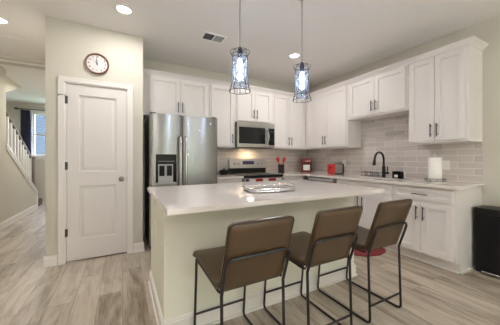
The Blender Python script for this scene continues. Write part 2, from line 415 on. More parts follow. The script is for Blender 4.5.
# outside
struct(MB().box(-40, 40, -40, 40, -0.4, -0.3).build('ground', 'grass'))
struct(MB().box(-3.5, 5.5, YS-4.0, YS-0.13, -0.3, -0.12).build('ground_bounce_slab', mat('bounce_concrete', (0.50, 0.49, 0.46), 0.9, noise=0.1, nscale=5)))  # unseen slab added to bounce daylight onto the ceiling
hb = MB(); random.seed(3)
for k in range(26):
    x = -14+k*1.25+random.uniform(-0.3, 0.3); r = random.uniform(0.9, 1.5); h = random.uniform(6.0, 10.0)
    bm = bmesh.new(); bmesh.ops.create_icosphere(bm, subdivisions=3, radius=1)
    for v in bm.verts: v.co = Vector((v.co.x*r, v.co.y*r, v.co.z*h/2))*(1+random.uniform(-0.10, 0.10))
    hb.merge(bm, Matrix.Translation((x, -15+random.uniform(-0.6, 0.6), -0.35+h/2)))
tag(hb.build('reflection_tree_line', 'foliage', None, (0, -15, -0.3)), 'unseen tree line added outside the patio door behind the viewer to darken fridge reflections', 'trees', kind='stuff')  # unseen trees added to darken the sky reflected in the fridge

# baseboards
def base_run(mb, x0, y0, x1, y1, nx, ny, h=0.115):
    """a board against a wall from (x0,y0) to (x1,y1), growing along (nx,ny)"""
    for d, z0, z1 in ((0.013, 0, h-0.022), (0.009, h-0.022, h-0.006), (0.005, h-0.006, h), (0.020, 0, 0.014)):
        xs = sorted((x0, x1+nx*d)) if nx else sorted((x0, x1)); ys = sorted((y0, y1+ny*d)) if ny else sorted((y0, y1))
        mb.box(xs[0], xs[1], ys[0], ys[1], z0, z1)
b = MB(); base_run(b, PX0-0.013, PY, -0.638, PY, 0, -1); base_run(b, 0.123, PY, PX1+0.013, PY, 0, -1); base_run(b, PX0, PY, PX0, YF, -1, 0); base_run(b, PX1, PY, PX1, YB, 1, 0)
struct(b.build('baseboard_pantry', 'trim'))
b = MB(); base_run(b, XR, YS, XR, 1.13, -1, 0); struct(b.build('baseboard_right', 'trim'))
b = MB(); base_run(b, XL, YS, XL, 7.42, 1, 0); struct(b.build('baseboard_left', 'trim'))
b = MB(); base_run(b, XL, YF, PX0, YF, 0, -1); struct(b.build('baseboard_far', 'trim'))
b = MB(); base_run(b, XL, YS, SD[0]-0.07, YS, 0, 1); base_run(b, SD[1]+0.07, YS, XR, YS, 0, 1); struct(b.build('baseboard_front', 'trim'))

# hall header with its trim
struct(MB().box(XL, PX0, 4.96, 5.12, ZC-0.085, ZC).build('wall_header', 'wall'))
struct(MB().box(XL, PX0, 4.935, 4.96, ZC-0.022, ZC).box(XL, PX0, 4.945, 4.96, ZC-0.085, ZC-0.062).build('trim_4', 'trim'))

# stair: half wall, skirt, rail, balusters, newel
struct(MB().prism([(5.705, 0), (7.42, 0), (7.42, 0.36), (5.705, 1.405)], YZ, XL-0.12, XL).build('wall_knee', 'wall'))
struct(MB().prism([(5.705, ZC-0.0), (5.705, 2.36), (5.9, 2.36), (6.95, ZC)], YZ, XSL, XL-0.13).build('wall_soffit', 'wall'))
st = thing('staircase', (XL-0.5, 7.4, 0), 'enclosed hall staircase with white balusters rising past a sloped half wall', 'staircase')
mb = MB()
for k in range(12):
    y1 = 8.05-0.28*k
    if y1-0.28 < 5.71: break
    mb.box(XSL+0.01, XL-0.14 if y1 < 7.5 else XL-0.05, max(y1-0.28, 5.71) if False else y1-0.28, y1, 0 if k == 0 else 0.172*k-0.1, 0.172*(k+1))
mb.build('steps', 'wood', st)
def slope(y, z): return [(y, z)]
mb = MB()
mb.prism([(5.71, 1.415), (7.46, 0.345), (7.46, 0.40), (5.71, 1.47)], YZ, XL-0.13, XL+0.014)
mb.prism([(5.71, 1.36), (7.40, 0.325), (7.40, 0.365), (5.71, 1.40)], YZ, XL+0.0005, XL+0.012)
mb.box(XL-0.12, XL+0.014, 7.423, 7.455, 0, 0.36)
mb.box(XL+0.0005, XL+0.012, 7.36, 7.42, 0.12, 0.35)
mb.build('skirt', 'trim', st)
mb = MB().tube([(XL-0.06, 5.71, 2.13), (XL-0.06, 7.28, 1.17)], 0.026, 10); mb.build('handrail', 'wood', st)
for k in range(10):
    y = 5.80+0.155*k; zb = 1.47-(y-5.71)*0.6114; zt = 2.13-(y-5.71)*0.6114-0.02
    MB().box(XL-0.076, XL-0.044, y-0.016, y+0.016, zb-0.01, zt).build('baluster', 'trim', st)
mb = MB().box(XL-0.11, XL-0.02, 7.27, 7.36, 0.38, 1.19, 0.005).box(XL-0.125, XL-0.005, 7.255, 7.375, 1.19, 1.235, 0.008)
mb.build('newel_post', 'wood', st)

# hall curtain and rod
cr = thing('curtain_rod', (-1.7, YF-0.08, 2.56), 'dark curtain rod above the hall window', 'curtain rod')
mb = MB().tube([(-2.52, YF-0.08, 2.56), (-0.9, YF-0.08, 2.56)], 0.014, 10); mb.build('rod', 'wood', cr)
MB().lathe([(0, -0.045), (0.03, -0.03), (0.036, 0), (0.03, 0.03), (0, 0.045)], (-2.55, YF-0.08, 2.56), 14, 'X').build('finial', 'wood', cr)
MB().box(-2.46, -2.44, YF-0.075, YF, 2.545, 2.575).build('bracket', 'wood', cr)
mb = MB(); bm = mb.bm; rows = []
for j in range(9):
    z = 2.53-j*0.285; rows.append([])
    for i in range(41):
        t = i/40; wdt = 0.23 if j > 0 else 0.20
        x = -2.46+t*wdt; y = YF-0.08+0.035*math.sin(t*2*PI*5)*(0.8+0.2*math.sin(j)); rows[-1].append(bm.verts.new((x, y, z)))
for j in range(8):
    for i in range(40): bm.faces.new((rows[j][i], rows[j][i+1], rows[j+1][i+1], rows[j+1][i]))
bmesh.ops.solidify(bm, geom=list(bm.faces), thickness=0.004)
tag(mb.build('curtain', 'curtain', None, (-2.32, YF-0.08, 0.25)), 'slate blue curtain hanging at the left side of the hall window', 'curtain')
# neighbouring house seen through the hall window
nh = thing('neighbor_house', (-4.5, 16, -0.3), 'house with dimmed bluish siding outside beyond the hall window', 'house')
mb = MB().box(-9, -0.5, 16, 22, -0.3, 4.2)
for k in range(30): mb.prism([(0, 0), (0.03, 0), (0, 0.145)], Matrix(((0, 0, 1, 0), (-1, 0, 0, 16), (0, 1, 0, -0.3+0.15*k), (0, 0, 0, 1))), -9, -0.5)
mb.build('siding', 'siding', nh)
MB().prism([(-9.4, 4.2), (-0.1, 4.2), (-4.75, 6.8)], XZ, 15.6, 22.3).build('roof', 'shingle', nh)
for x in (-5.6, -3.2):
    wf = MB().cells([x, x+0.08, x+0.82, x+0.9], [1.5, 1.58, 2.15, 2.22, 2.82, 2.9], lambda i, j: not (i == 1 and j in (1, 3)), 15.9, 15.965, XZ).build('window', 'trim', nh)
    MB().box(x+0.08, x+0.82, 15.955, 15.965, 1.58, 2.82).build('pane', 'blackglass', wf)

# ------------------------------------------------------------------ pantry door
d1 = MB(); sx0, sx1 = -0.560, 0.047; YD = PY+0.008
pan = [(-0.445, -0.068, 1.035, 1.925), (-0.445, -0.068, 0.255, 0.870)]
d1.cells([sx0, -0.445, -0.068, sx1], [0.020, 0.255, 0.870, 1.035, 1.925, 2.042], lambda i, j: not (i == 1 and j in (1, 3)), YD, YD+0.035, XZ)
for x0, x1, z0, z1 in pan:
    # sloped moulding, recess and raised field
    o = [(x0, z0), (x1, z0), (x1, z1), (x0, z1)]
    rings = []
    for ins, dep in ((0, 0), (0.005, 0.013), (0.016, 0.015), (0.028, 0.015), (0.046, 0.003), (0.048, 0.003)):
        rings.append([d1.bm.verts.new((x0+ins if k in (0, 3) else x1-ins, YD+dep, z0+ins if k < 2 else z1-ins)) for k in range(4)])
    for A, B in zip(rings, rings[1:]):
        for k in range(4): d1.bm.faces.new((A[k], A[(k+1) % 4], B[(k+1) % 4], B[k]))
    d1.bm.faces.new(rings[-1])
dr = struct(d1.build('door_1', 'door'))
kn = MB().lathe([(0, 0), (0.031, 0), (0.031, -0.006), (0.012, -0.010), (0.012, -0.030), (0.024, -0.036), (0.028, -0.048), (0.024, -0.060), (0.010, -0.065), (0, -0.066)], (-0.012, YD, 0.935), 24, 'Y')
kn.build('door_handle', 'knob', dr)
for z in (1.855, 1.105, 0.345):
    MB().tube([(-0.568, YD-0.004, z-0.045), (-0.568, YD-0.004, z+0.045)], 0.007, 8).box(-0.574, -0.548, YD-0.003, YD+0.001, z-0.043, z+0.043).build('hinge', 'pull', dr)
MB().tube([(-0.568, YD-0.006, 1.90), (-0.585, YD-0.02, 1.905), (-0.625, YD-0.035, 1.905), (-0.63, YD-0.035, 1.885)], 0.004, 6).build('hinge_stop', 'pull', dr)
MB().box(0.0475, 0.0515, YD-0.002, YD+0.02, 0.905, 0.965).build('strike_plate', 'knob', dr)
cs = MB()
for (w0, d0) in ((0.058, 0.010), (0.052, 0.016), (0.016, 0.019)):
    o0 = 0.004 if w0 == 0.052 else (0.042 if w0 == 0.016 else 0)
    a0, a1 = DX0-o0, DX1+o0; zt = DZ+o0
    cs.cells([a0-w0, a0, a1, a1+w0], [0, zt, zt+w0], lambda i, j: not (i == 1 and j == 0), PY-d0, PY-0.0005, XZ)
cs.box(DX0, DX0+0.012, PY, PY+0.12, 0, DZ).box(DX1-0.010, DX1, PY, PY+0.12, 0, DZ).box(DX0, DX1, PY, PY+0.12, DZ-0.010, DZ)
struct(cs.build('trim_5', 'trim'))

# ------------------------------------------------------------------ wall clock
ck = thing('wall_clock', (-0.265, PY, 2.31), 'round white wall clock with brown rim above the pantry door', 'clock')
R = 0.122; cc = (-0.265, PY, 2.31)
MB().lathe([(0, 0), (R-0.004, 0), (R, -0.010), (R, -0.028), (R-0.006, -0.034), (R-0.014, -0.032), (R-0.017, -0.020), (R-0.017, -0.012), (0, -0.012)], cc, 48, 'Y').build('rim', 'copper', ck)
MB().lathe([(0, -0.0125), (R-0.0175, -0.0125), (R-0.0175, -0.014), (0, -0.014)], cc, 48, 'Y').build('face', 'clockface', ck)
for k in range(1, 13):
    nb = MB()
    a = PI/2-2*PI*k/12
    cu = bpy.data.curves.new('num', 'FONT'); cu.body = str(k); cu.size = 0.029; cu.align_x = 'CENTER'; cu.align_y = 'CENTER'; cu.extrude = 0.0006; cu.offset = 0.0010
    to = bpy.data.objects.new('num', cu); C.objects.link(to); dg = bpy.context.evaluated_depsgraph_get()
    me = to.evaluated_get(dg).to_mesh(); me2 = me.copy(); to.evaluated_get(dg).to_mesh_clear()
    me2.transform(Matrix.Translation((cc[0]+0.083*math.cos(a), PY-0.0148, cc[2]+0.083*math.sin(a))) @ Matrix.Rotation(PI/2, 4, 'X'))
    nb.bm.from_mesh(me2); bpy.data.meshes.remove(me2); bpy.data.objects.remove(to); bpy.data.curves.remove(cu)
    nb.build('numeral', 'numeral', ck)
def hand(a, ln, w, nm, dep):
    dx, dz = math.cos(a), math.sin(a); px, pz = -dz*w, dx*w
    o = [(cc[0]-dx*0.015+px, cc[2]-dz*0.015+pz), (cc[0]-dx*0.015-px, cc[2]-dz*0.015-pz), (cc[0]+dx*ln-px*0.4, cc[2]+dz*ln-pz*0.4), (cc[0]+dx*ln+px*0.4, cc[2]+dz*ln+pz*0.4)]
    MB().prism(o, XZ, PY-dep-0.001, PY-dep).build(nm, 'matteblack', ck)
hand(PI/2+0.02, 0.052, 0.0050, 'hour_hand', 0.016)
hand(PI/2+0.10, 0.076, 0.0034, 'minute_hand', 0.0175)
hand(PI/2+0.75, 0.070, 0.0016, 'second_hand', 0.019)
MB().lathe([(0, -0.0145), (0.005, -0.0145), (0.005, -0.021), (0, -0.021)], cc, 12, 'Y').build('hub', 'matteblack', ck)

# ------------------------------------------------------------------ cabinet helpers
UF_B, UF_R = 3.735, 3.267      # face frames of uppers
BF_B, BF_R = 3.445, 2.980      # face frames of bases
class Fr:
    """along a, outward o from the face plane, up z"""
    def __init__(s, kind, plane): s.k = kind; s.p = plane
    def box(s, mb, a0, a1, o0, o1, z0, z1, bev=0.0):
        if s.k == 'B': mb.box(a0, a1, s.p-o1, s.p-o0, z0, z1, bev)
        else: mb.box(s.p-o1, s.p-o0, a0, a1, z0, z1, bev)
        return mb
    def pt(s, a, o, z): return (a, s.p-o, z) if s.k == 'B' else (s.p-o, a, z)
def shaker(fr, parent, a0, a1, z0, z1, name='door', rail=0.058):
    mb = MB(); t = 0.020
    if z1-z0 < 0.2: rail = 0.036
    fr.box(mb, a0+rail-0.002, a1-rail+0.002, 0.001, 0.004, z0+rail-0.002, z1-rail+0.002)
    mtx = XZ if fr.k == 'B' else YZ
    mb.cells([a0, a0+rail, a1-rail, a1], [z0, z0+rail, z1-rail, z1], lambda i, j: not (i == 1 and j == 1), fr.p-t, fr.p-0.001, mtx, 0.0018)
    return mb.build(name, 'cab', parent)
def pull(fr, door, a, z, vertical=True, ln=0.155, off=0.020):
    mb = MB(); h = ln/2
    if vertical:
        mb.tube([fr.pt(a, off+0.030, z-h), fr.pt(a, off+0.030, z+h)], 0.0062, 10)
        for s in (-1, 1): mb.tube([fr.pt(a, off, z+s*(h-0.025)), fr.pt(a, off+0.030, z+s*(h-0.025))], 0.0052, 8)
    else:
        mb.tube([fr.pt(a-h, off+0.030, z), fr.pt(a+h, off+0.030, z)], 0.0062, 10)
        for s in (-1, 1): mb.tube([fr.pt(a+s*(h-0.025), off, z), fr.pt(a+s*(h-0.025), off+0.030, z)], 0.0052, 8)
    return mb.build('handle', 'pull', door)
TOP = 2.425
def upper(fr, a0, a1, zb, label, depth=0.325, doors=2, handle_side=0, inset=(0.03, 0.03), depth_ext=None, hz=None):
    p = fr.pt((a0+a1)/2, 0, zb); t = thing('wall_cabinet', p, label, 'cabinet', 'white shaker wall cabinets')
    mb = MB(); fr.box(mb, a0, a1, -depth, 0, zb, TOP); mb.build('body', 'cab', t)
    z0, z1 = zb+0.024, 2.393; x0, x1 = a0+inset[0], a1-inset[1]
    hz = hz or z0+0.045+0.0775
    if doors == 2:
        m = (x0+x1)/2
        dl = shaker(fr, t, x0, m-0.003, z0, z1); d_r = shaker(fr, t, m+0.003, x1, z0, z1)
        pull(fr, dl, m-0.032, hz); pull(fr, d_r, m+0.032, hz)
    else:
        dl = shaker(fr, t, x0, x1, z0, z1); pull(fr, dl, (x1-0.032) if handle_side > 0 else (x0+0.032), hz)
    return t
B, Rr = Fr('B', UF_B), Fr('R', UF_R)
upper(B, 0.300, 1.243, 1.815, 'white two-door wall cabinet above the refrigerator', inset=(0.038, 0.03))
upper(B, 1.247, 1.702, 1.378, 'narrow single-door white wall cabinet between refrigerator and microwave', doors=1, handle_side=1, inset=(0.025, 0.03))
upper(B, 1.706, 2.464, 1.826, 'short two-door white wall cabinet above the microwave')
upper(B, 2.468, UF_R-0.004, 1.378, 'tall white wall cabinet right of the microwave, in the corner', inset=(0.03, 0.06))
upper(Rr, 2.703, UF_B-0.004, 1.378, 'tall white wall cabinet above the toaster', inset=(0.03, 0.07))
upper(Rr, 1.763, 2.699, 1.818, 'short two-door white wall cabinet above the sink')
upper(Rr, 1.147, 1.759, 1.378, 'tall white wall cabinet at the open end, above the paper towels', inset=(0.032, 0.01))
# crown moulding, one mitred run
cm = MB(); prof = [(0.0, 2.405), (0.008, 2.405), (0.012, 2.420), (0.030, 2.440), (0.045, 2.452), (0.050, 2.456), (0.050, 2.467), (0.0, 2.467)]
rings = []
for d, z in prof:
    rings.append([(0.255, UF_B-d-0.0005, z), (UF_R-d-0.0005, UF_B-d-0.0005, z), (UF_R-d-0.0005, 1.1465-d, z), (XR-0.001, 1.1465-d, z)])
n = len(prof); V = [[cm.bm.verts.new(p) for p in r] for r in rings]
for i in range(n):
    A, Bv = V[i], V[(i+1) % n]
    for k in range(3): cm.bm.faces.new((A[k], A[k+1], Bv[k+1], Bv[k]))
cm.bm.faces.new([V[i][0] for i in range(n)]); cm.bm.faces.new([V[i][3] for i in range(n)])
tag(cm.build('crown_molding', 'cab', None, (UF_R, UF_B, 2.405)), 'white crown molding running along the top of all the wall cabinets', 'molding')
# filler strip left of the fridge cabinet
struct(MB().box(PX1, 0.299, UF_B, UF_B+0.02, 1.815, TOP).build('trim_6', 'cab'))

# base cabinets
def base(fr, a0, a1, label, depth, drawer=True, doors=2, hc=None, end=False, inset=0.028, false_front=False):
    p = fr.pt((a0+a1)/2, 0, 0); t = thing('base_cabinet', p, label, 'cabinet', 'white shaker base cabinets')
    mb = MB(); 
    if false_front:
        w = 0.018; fr.box(mb, a0, a0+w, -depth, 0, 0.115, 0.876); fr.box(mb, a1-w, a1, -depth, 0, 0.115, 0.876)
        fr.box(mb, a0+w, a1-w, -depth, 0, 0.115, 0.133); fr.box(mb, a0+w, a1-w, -w, 0, 0.133, 0.876); fr.box(mb, a0+w, a1-w, -depth, -depth+w, 0.133, 0.876)
    else: fr.box(mb, a0, a1, -depth, 0, 0.115, 0.876)
    fr.box(mb, a0, a1, -depth, -0.075, 0.0, 0.115); mb.build('body', 'cab', t)
    mb = MB(); fr.box(mb, a0-(0.012 if end else 0), a1, -0.075, -0.063, 0, 0.016)
    if end: fr.box(mb, a0-0.012, a0, -depth, -0.063, 0, 0.016)
    mb.build('shoe_molding', 'trim', t)
    x0, x1 = a0+inset, a1-0.008; m = (x0+x1)/2
    if drawer:
        dd = shaker(fr, t, x0, x1, 0.728, 0.850, 'drawer')
        if not false_front: pull(fr, dd, m, 0.789, False, 0.16)
    z1 = 0.700 if drawer else 0.850
    if doors == 2:
        dl = shaker(fr, t, x0, m-0.0025, 0.135, z1); d_r = shaker(fr, t, m+0.0025, x1, 0.135, z1)
        pull(fr, dl, m-0.034, z1-0.122); pull(fr, d_r, m+0.034, z1-0.122)
    else:
        dl = shaker(fr, t, x0, x1, 0.135, z1); pull(fr, dl, x0+0.034 if hc != 'r' else x1-0.034, z1-0.122)
    return t
Bb, Rb = Fr('B', BF_B), Fr('R', BF_R)
base(Rb, 1.150, 1.772, 'white base cabinet with drawer and two doors beside the black bin', 0.612, end=True)
base(Rb, 1.776, 2.674, 'white sink base cabinet under the black faucet', 0.612, false_front=True)
base(Bb, 1.235, 1.694, 'white base cabinet between refrigerator and stove', 0.612, doors=1, hc='r')
base(Bb, 2.474, 2.960, 'white base cabinet right of the stove', 0.612, doors=1)

# countertops
Z0c, ZT = 0.878, 0.910
cx = [2.470, 2.940, 2.990, 3.09, 3.34, 3.545, XR-0.010]; cy = [1.118, 1.90, 2.56, 3.392, YB-0.010]
def fill(i, j):
    if j == 3: return True
    if i == 0: return False
    return not (i == 3 and j == 1)
cx = [2.470, 2.938, 3.05, 3.09, 3.36, XR-0.010]
ct = MB().cells(cx, cy, lambda i, j: (j == 3 or i >= 1) and not (i == 3 and j == 1), Z0c, ZT, I4, 0.003)
tag(ct.build('countertop', 'quartz', None, (3.2, 2.5, Z0c)), 'white quartz L-shaped countertop running under the sink window wall tiles', 'countertop')['label'] = 'white quartz L-shaped countertop holding the faucet, toaster and paper towels'
ct = MB().cells([1.236, 1.696], [3.392, YB-0.010], lambda i, j: True, Z0c, ZT, I4, 0.003)
tag(ct.build('countertop', 'quartz', None, (1.47, 3.7, Z0c)), 'short white quartz countertop between refrigerator and stove', 'countertop')
# sink bowl
sk = MB(); x0, x1, y0, y1 = 3.085, 3.365, 1.895, 2.565
sk.cells([x0, x0+0.012, x1-0.012, x1], [y0, y0+0.012, y1-0.012, y1], lambda i, j: not (i == 1 and j == 1), 0.69, 0.877, I4).box(x0, x1, y0, y1, 0.675, 0.69)
sk.lathe([(0, 0.0), (0.045, 0.0), (0.045, 0.004), (0, 0.002)], (3.22, 2.23, 0.69), 20)
tag(sk.build('sink', 'steel', None, (3.22, 2.23, 0.675)), 'undermount stainless sink bowl below the black faucet', 'sink')
# backsplash
struct(MB().box(1.236, XR-0.009, YB-0.009, YB-0.0005, ZT+0.001, 1.377).build('wall_backsplash_back', 'tile_x'))
struct(MB().box(XR-0.009, XR-0.0005, 1.150, YB-0.010, ZT+0.001, 1.377).box(XR-0.009, XR-0.0005, 1.761, 2.701, 1.377, 1.817).build('wall_backsplash_right', 'tile_y'))

# ------------------------------------------------------------------ island
isl = thing('kitchen_island', (1.16, 2.07, 0), 'cream painted kitchen island base below the white counter with stools in front', 'island')
MB().box(0.240, 2.080, 1.650, 2.470, 0, 0.876).build('body', 'island', isl)
bb = MB()
for d, z0, z1 in ((0.014, 0, 0.102), (0.009, 0.102, 0.118), (0.005, 0.118, 0.124), (0.024, 0, 0.018)):
    bb.cells([0.24-d, 0.2395, 2.0805, 2.08+d], [1.65-d, 1.6495, 2.47], lambda i, j: not (i == 1 and j == 1), z0, z1, I4)
bb.build('base_molding', 'trim', isl)
fi = Fr('B', 0)
for k in range(3):     # doors on the kitchen side
    a = 0.27+k*0.605; mb = MB()
    mb.cells([a, a+0.058, a+0.54, a+0.598], [0.135, 0.193, 0.78, 0.850], lambda i, j: not (i == 1 and j == 1), 2.471, 2.490, XZ, 0.0018).box(a+0.055, a+0.543, 2.471, 2.479, 0.19, 0.785)
    dd = mb.build('door', 'cab', isl)
    mb = MB().tube([(a+0.56, 2.52, 0.62), (a+0.56, 2.52, 0.775)], 0.0062, 8)
    for z in (0.645, 0.75): mb.tube([(a+0.56, 2.489, z), (a+0.56, 2.52, z)], 0.005, 8)
    mb.build('handle', 'pull', dd)
tag(MB().cells([0.214, 2.111], [1.351, 2.520], lambda i, j: True, Z0c, ZT, I4, 0.003).build('island_countertop', 'quartz', None, (1.16, 1.93, Z0c)), 'large white quartz slab on top of the kitchen island', 'countertop')
op = thing('electrical_outlet', (0.240, 2.075, 0.62), 'white outlet on the left end of the kitchen island', 'outlet', 'white wall plates')
MB().box(0.233, 0.2395, 2.038, 2.112, 0.56, 0.68, 0.002).build('plate', 'plate', op)
for z in (0.595, 0.645): MB().box(0.2315, 0.234, 2.058, 2.092, z-0.017, z+0.017, 0.003).build('socket', 'white', op)

# ------------------------------------------------------------------ refrigerator
fg = thing('refrigerator', (0.76, 3.7, 0), 'stainless side-by-side refrigerator with ice and water dispenser', 'refrigerator')
FX0, FXM, FX1, FZ = 0.305, 0.722, 1.222, 1.775
MB().box(FX0+0.004, FX1-0.004, 3.385, 4.03, 0.02, 1.755, 0.004).build('body', 'darksteel', fg)
def curved_door(x0, x1, z0, z1, hole=None, name='door'):
    mb = MB(); bm = mb.bm; n = 16
    xs = [x0+(x1-x0)*k/n for k in range(n+1)]
    if hole: xs = sorted(set([x for x in xs if all(abs(x-h) > 0.008 for h in hole[:2])]+list(hole[:2])))
    zs = [z0]+([hole[2], hole[3]] if hole else [])+[z1]
    def yf(x):
        t = (x-x0)/(x1-x0); e = min(t, 1-t)
        return 3.300-0.016*math.sin(PI*t)**0.8-(0.0 if e > 0.03 else -(0.03-e)*0.25)
    def ok(i, j): return not (hole and j == 1 and hole[0]-1e-6 <= xs[i] and xs[i+1] <= hole[1]+1e-6)
    g = [[bm.verts.new((x, yf(x), z)) for z in zs] for x in xs]
    for i in range(len(xs)-1):
        for j in range(len(zs)-1):
            if ok(i, j): bm.faces.new((g[i][j], g[i+1][j], g[i+1][j+1], g[i][j+1]))
    bk = [[bm.verts.new((x, 3.378, z)) for z in (z0, z1)] for x in (x0, x1)]
    bm.faces.new((bk[0][0], bk[0][1], bk[1][1], bk[1][0]))
    bm.faces.new([g[i][0] for i in range(len(xs))]+[bk[1][0], bk[0][0]])
    bm.faces.new([g[i][-1] for i in range(len(xs))]+[bk[1][1], bk[0][1]])
    bm.faces.new([g[0][j] for j in range(len(zs))]+[bk[0][1], bk[0][0]])
    bm.faces.new([g[-1][j] for j in range(len(zs))]+[bk[1][1], bk[1][0]])
    if hole:
        ia = [i for i in range(len(xs)) if hole[0]-1e-6 <= xs[i] <= hole[1]+1e-6]
        yb = 3.36
        for a, b2 in zip(ia, ia[1:]):
            for j in (1, 2):
                p, q = g[a][j], g[b2][j]
                bm.faces.new((p, q, bm.verts.new((q.co.x, yb, q.co.z)), bm.verts.new((p.co.x, yb, p.co.z))))
        for a in (ia[0], ia[-1]):
            p, q = g[a][1], g[a][2]
            bm.faces.new((p, q, bm.verts.new((q.co.x, yb, q.co.z)), bm.verts.new((p.co.x, yb, p.co.z))))
    return mb.build(name, 'steel', fg)
hole = (0.378, 0.640, 0.850, 1.245)
fd = curved_door(FX0, FXM-0.003, 0.07, FZ, hole)
fd2 = curved_door(FXM+0.003, FX1, 0.07, FZ)
MB().box(hole[0]-0.001, hole[1]+0.001, 3.352, 3.360, hole[2]-0.001, hole[3]+0.001).build('dispenser_back', 'black', fd)
MB().box(hole[0]+0.001, hole[1]-0.001, 3.283, 3.352, 1.135, hole[3]-0.001, 0.003).build('dispenser_panel', 'black', fd)
MB().box(hole[0]+0.03, hole[1]-0.03, 3.281, 3.2828, 1.150, 1.156).build('panel_line', 'grey', fd)
mb = MB()
mb.cells([0.412, 0.425, 0.492, 0.520, 0.587, 0.600], [0.872, 0.958, 1.095, 1.115], lambda i, j: not (j == 1 and i in (1, 3)), 3.318, 3.330, XZ)
mb.build('ice_paddle', 'dispgrey', fd)
MB().box(hole[0]+0.004, hole[1]-0.004, 3.285, 3.352, hole[2]+0.001, hole[2]+0.02, 0.002).build('drip_tray', 'dispgrey', fd)
def fhandle(x, door):
    p = fillet([(x, 3.290, 1.485), (x, 3.235, 1.475), (x, 3.228, 1.0), (x, 3.235, 0.53), (x, 3.290, 0.52)], 0.02)
    MB().tube(p, 0.014, 12).build('handle', 'chrome', door)
fhandle(FXM-0.036, fd); fhandle(FXM+0.036, fd2)
MB().box(FX0+0.01, FX0+0.08, 3.31, 3.47, 1.757, 1.790, 0.006).build('hinge_cover', 'black', fg)
MB().box(FX1-0.08, FX1-0.01, 3.31, 3.47, 1.757, 1.790, 0.006).build('hinge_cover', 'black', fg)
MB().box(FX0+0.01, FX1-0.01, 3.36, 3.40, 0.0, 0.065, 0.003).build('kick_grille', 'black', fg)
MB().lathe([(0, 0), (0.014, 0), (0.014, -0.002), (0, -0.002)], (FX1-0.11, 3.2905, 1.69), 16, 'Y').build('badge', 'chrome', fg)

# ------------------------------------------------------------------ microwave
mw = thing('microwave', (2.083, 3.85, 1.385), 'stainless over-the-range microwave above the stove', 'microwave')
MX0, MX1, MZ0, MZ1, MY = 1.708, 2.462, 1.382, 1.820, 3.665
MB().box(MX0, MX1, MY+0.012, 4.05, MZ0, MZ1, 0.003).build('body', 'darksteel', mw)
MB().box(MX0, MX1, MY-0.008, MY+0.012, 1.755, MZ1, 0.003).build('top_vent', 'steel_h', mw)
md = MB().cells([MX0, MX0+0.028, 2.262, MX1], [MZ0+0.008, 1.450, 1.735, 1.753], lambda i, j: not (i == 1 and j == 1), MY-0.014, MY+0.012, XZ, 0.003).build('door', 'steel_h', mw)
MB().box(MX0+0.029, 2.261, MY-0.011, MY-0.002, 1.451, 1.734).build('window', 'blackglass', md)
MB().box(2.325, MX1-0.010, MY-0.017, MY-0.0145, 1.43, 1.735).build('control_panel', 'blackglass', mw)
MB().box(2.335, MX1-0.03, MY-0.0182, MY-0.0172, 1.665, 1.700).build('clock_display', 'display', mw)
MB().box(MX0+0.05, MX1-0.05, MY+0.01, 4.0, MZ0-0.006, MZ0-0.0005).build('bottom_grille', 'black', mw)
p = [(2.292+0.016*math.sin(PI*k/10), MY-0.02-0.035*math.sin(PI*k/10), 1.445+0.275*k/10) for k in range(11)]
MB().tube([(2.292, MY-0.012, 1.445)]+p+[(2.292, MY-0.012, 1.72)], 0.012, 10).build('handle', 'chrome', md)
area_light('cooktop_light', (2.08, 3.86, 1.372), (0, 0, 0), 0.10, 0.06, 3.0, (1.0, 0.74, 0.45))

# ------------------------------------------------------------------ stove
sv = thing('stove', (2.083, 3.74, 0), 'stainless electric range with black glass cooktop below the microwave', 'stove')
SX0, SX1, SY = 1.702, 2.464, 3.400
MB().box(SX0, SX1, SY+0.03, 4.045, 0.02, 0.873, 0.002).build('body', 'darksteel', sv)
MB().box(SX0, SX1, SY-0.005, 3.96, 0.874, 0.918, 0.005).build('cooktop', 'black', sv)
for x, y, r in ((1.89, 3.60, 0.10), (2.28, 3.60, 0.09), (1.89, 3.83, 0.075), (2.28, 3.83, 0.10)):
    MB().tube([(x+r*math.cos(a), y+r*math.sin(a), 0.9185) for a in [2*PI*k/32 for k in range(32)]], 0.0012, 5, True).build('burner_ring', 'grey', sv)
bgd = MB().box(SX0, SX1, 3.965, 4.045, 0.919, 1.015, 0.003).build('backguard', 'black', sv)
MB().prism([(3.955, 1.015), (4.045, 1.015), (4.045, 1.185), (3.985, 1.185)], YZ, SX0, SX1).build('control_panel', 'steel_h', sv)
MB().prism([(3.9632, 1.055), (3.975, 1.055), (3.985, 1.145), (3.9752, 1.145)], YZ, 1.965, 2.205).build('display', 'display', sv)
for x in (1.80, 1.875, 2.295, 2.37):
    MB().lathe([(0, 0.0), (0.021, 0.0), (0.019, -0.020), (0.016, -0.024), (0, -0.024)], (x, 3.967, 1.10), 20, 'Y').build('knob', 'grey', sv)
od = MB().cells([SX0+0.004, SX0+0.10, SX1-0.10, SX1-0.004], [0.24, 0.36, 0.66, 0.870], lambda i, j: not (i == 1 and j == 1), SY, SY+0.028, XZ, 0.003).build('oven_door', 'steel_h', sv)
MB().box(SX0+0.10, SX1-0.10, SY+0.004, SY+0.02, 0.36, 0.66).build('oven_window', 'blackglass', od)
mb = MB().tube([(SX0+0.03, SY-0.052, 0.846), (SX1-0.03, SY-0.052, 0.846)], 0.013, 12)
for x in (SX0+0.05, SX1-0.05): mb.tube([(x, SY+0.001, 0.846), (x, SY-0.052, 0.846)], 0.010, 8)
mb.build('handle', 'black', od)
MB().box(SX0+0.004, SX1-0.004, SY+0.004, SY+0.028, 0.06, 0.232, 0.003).build('storage_drawer', 'steel_h', sv)
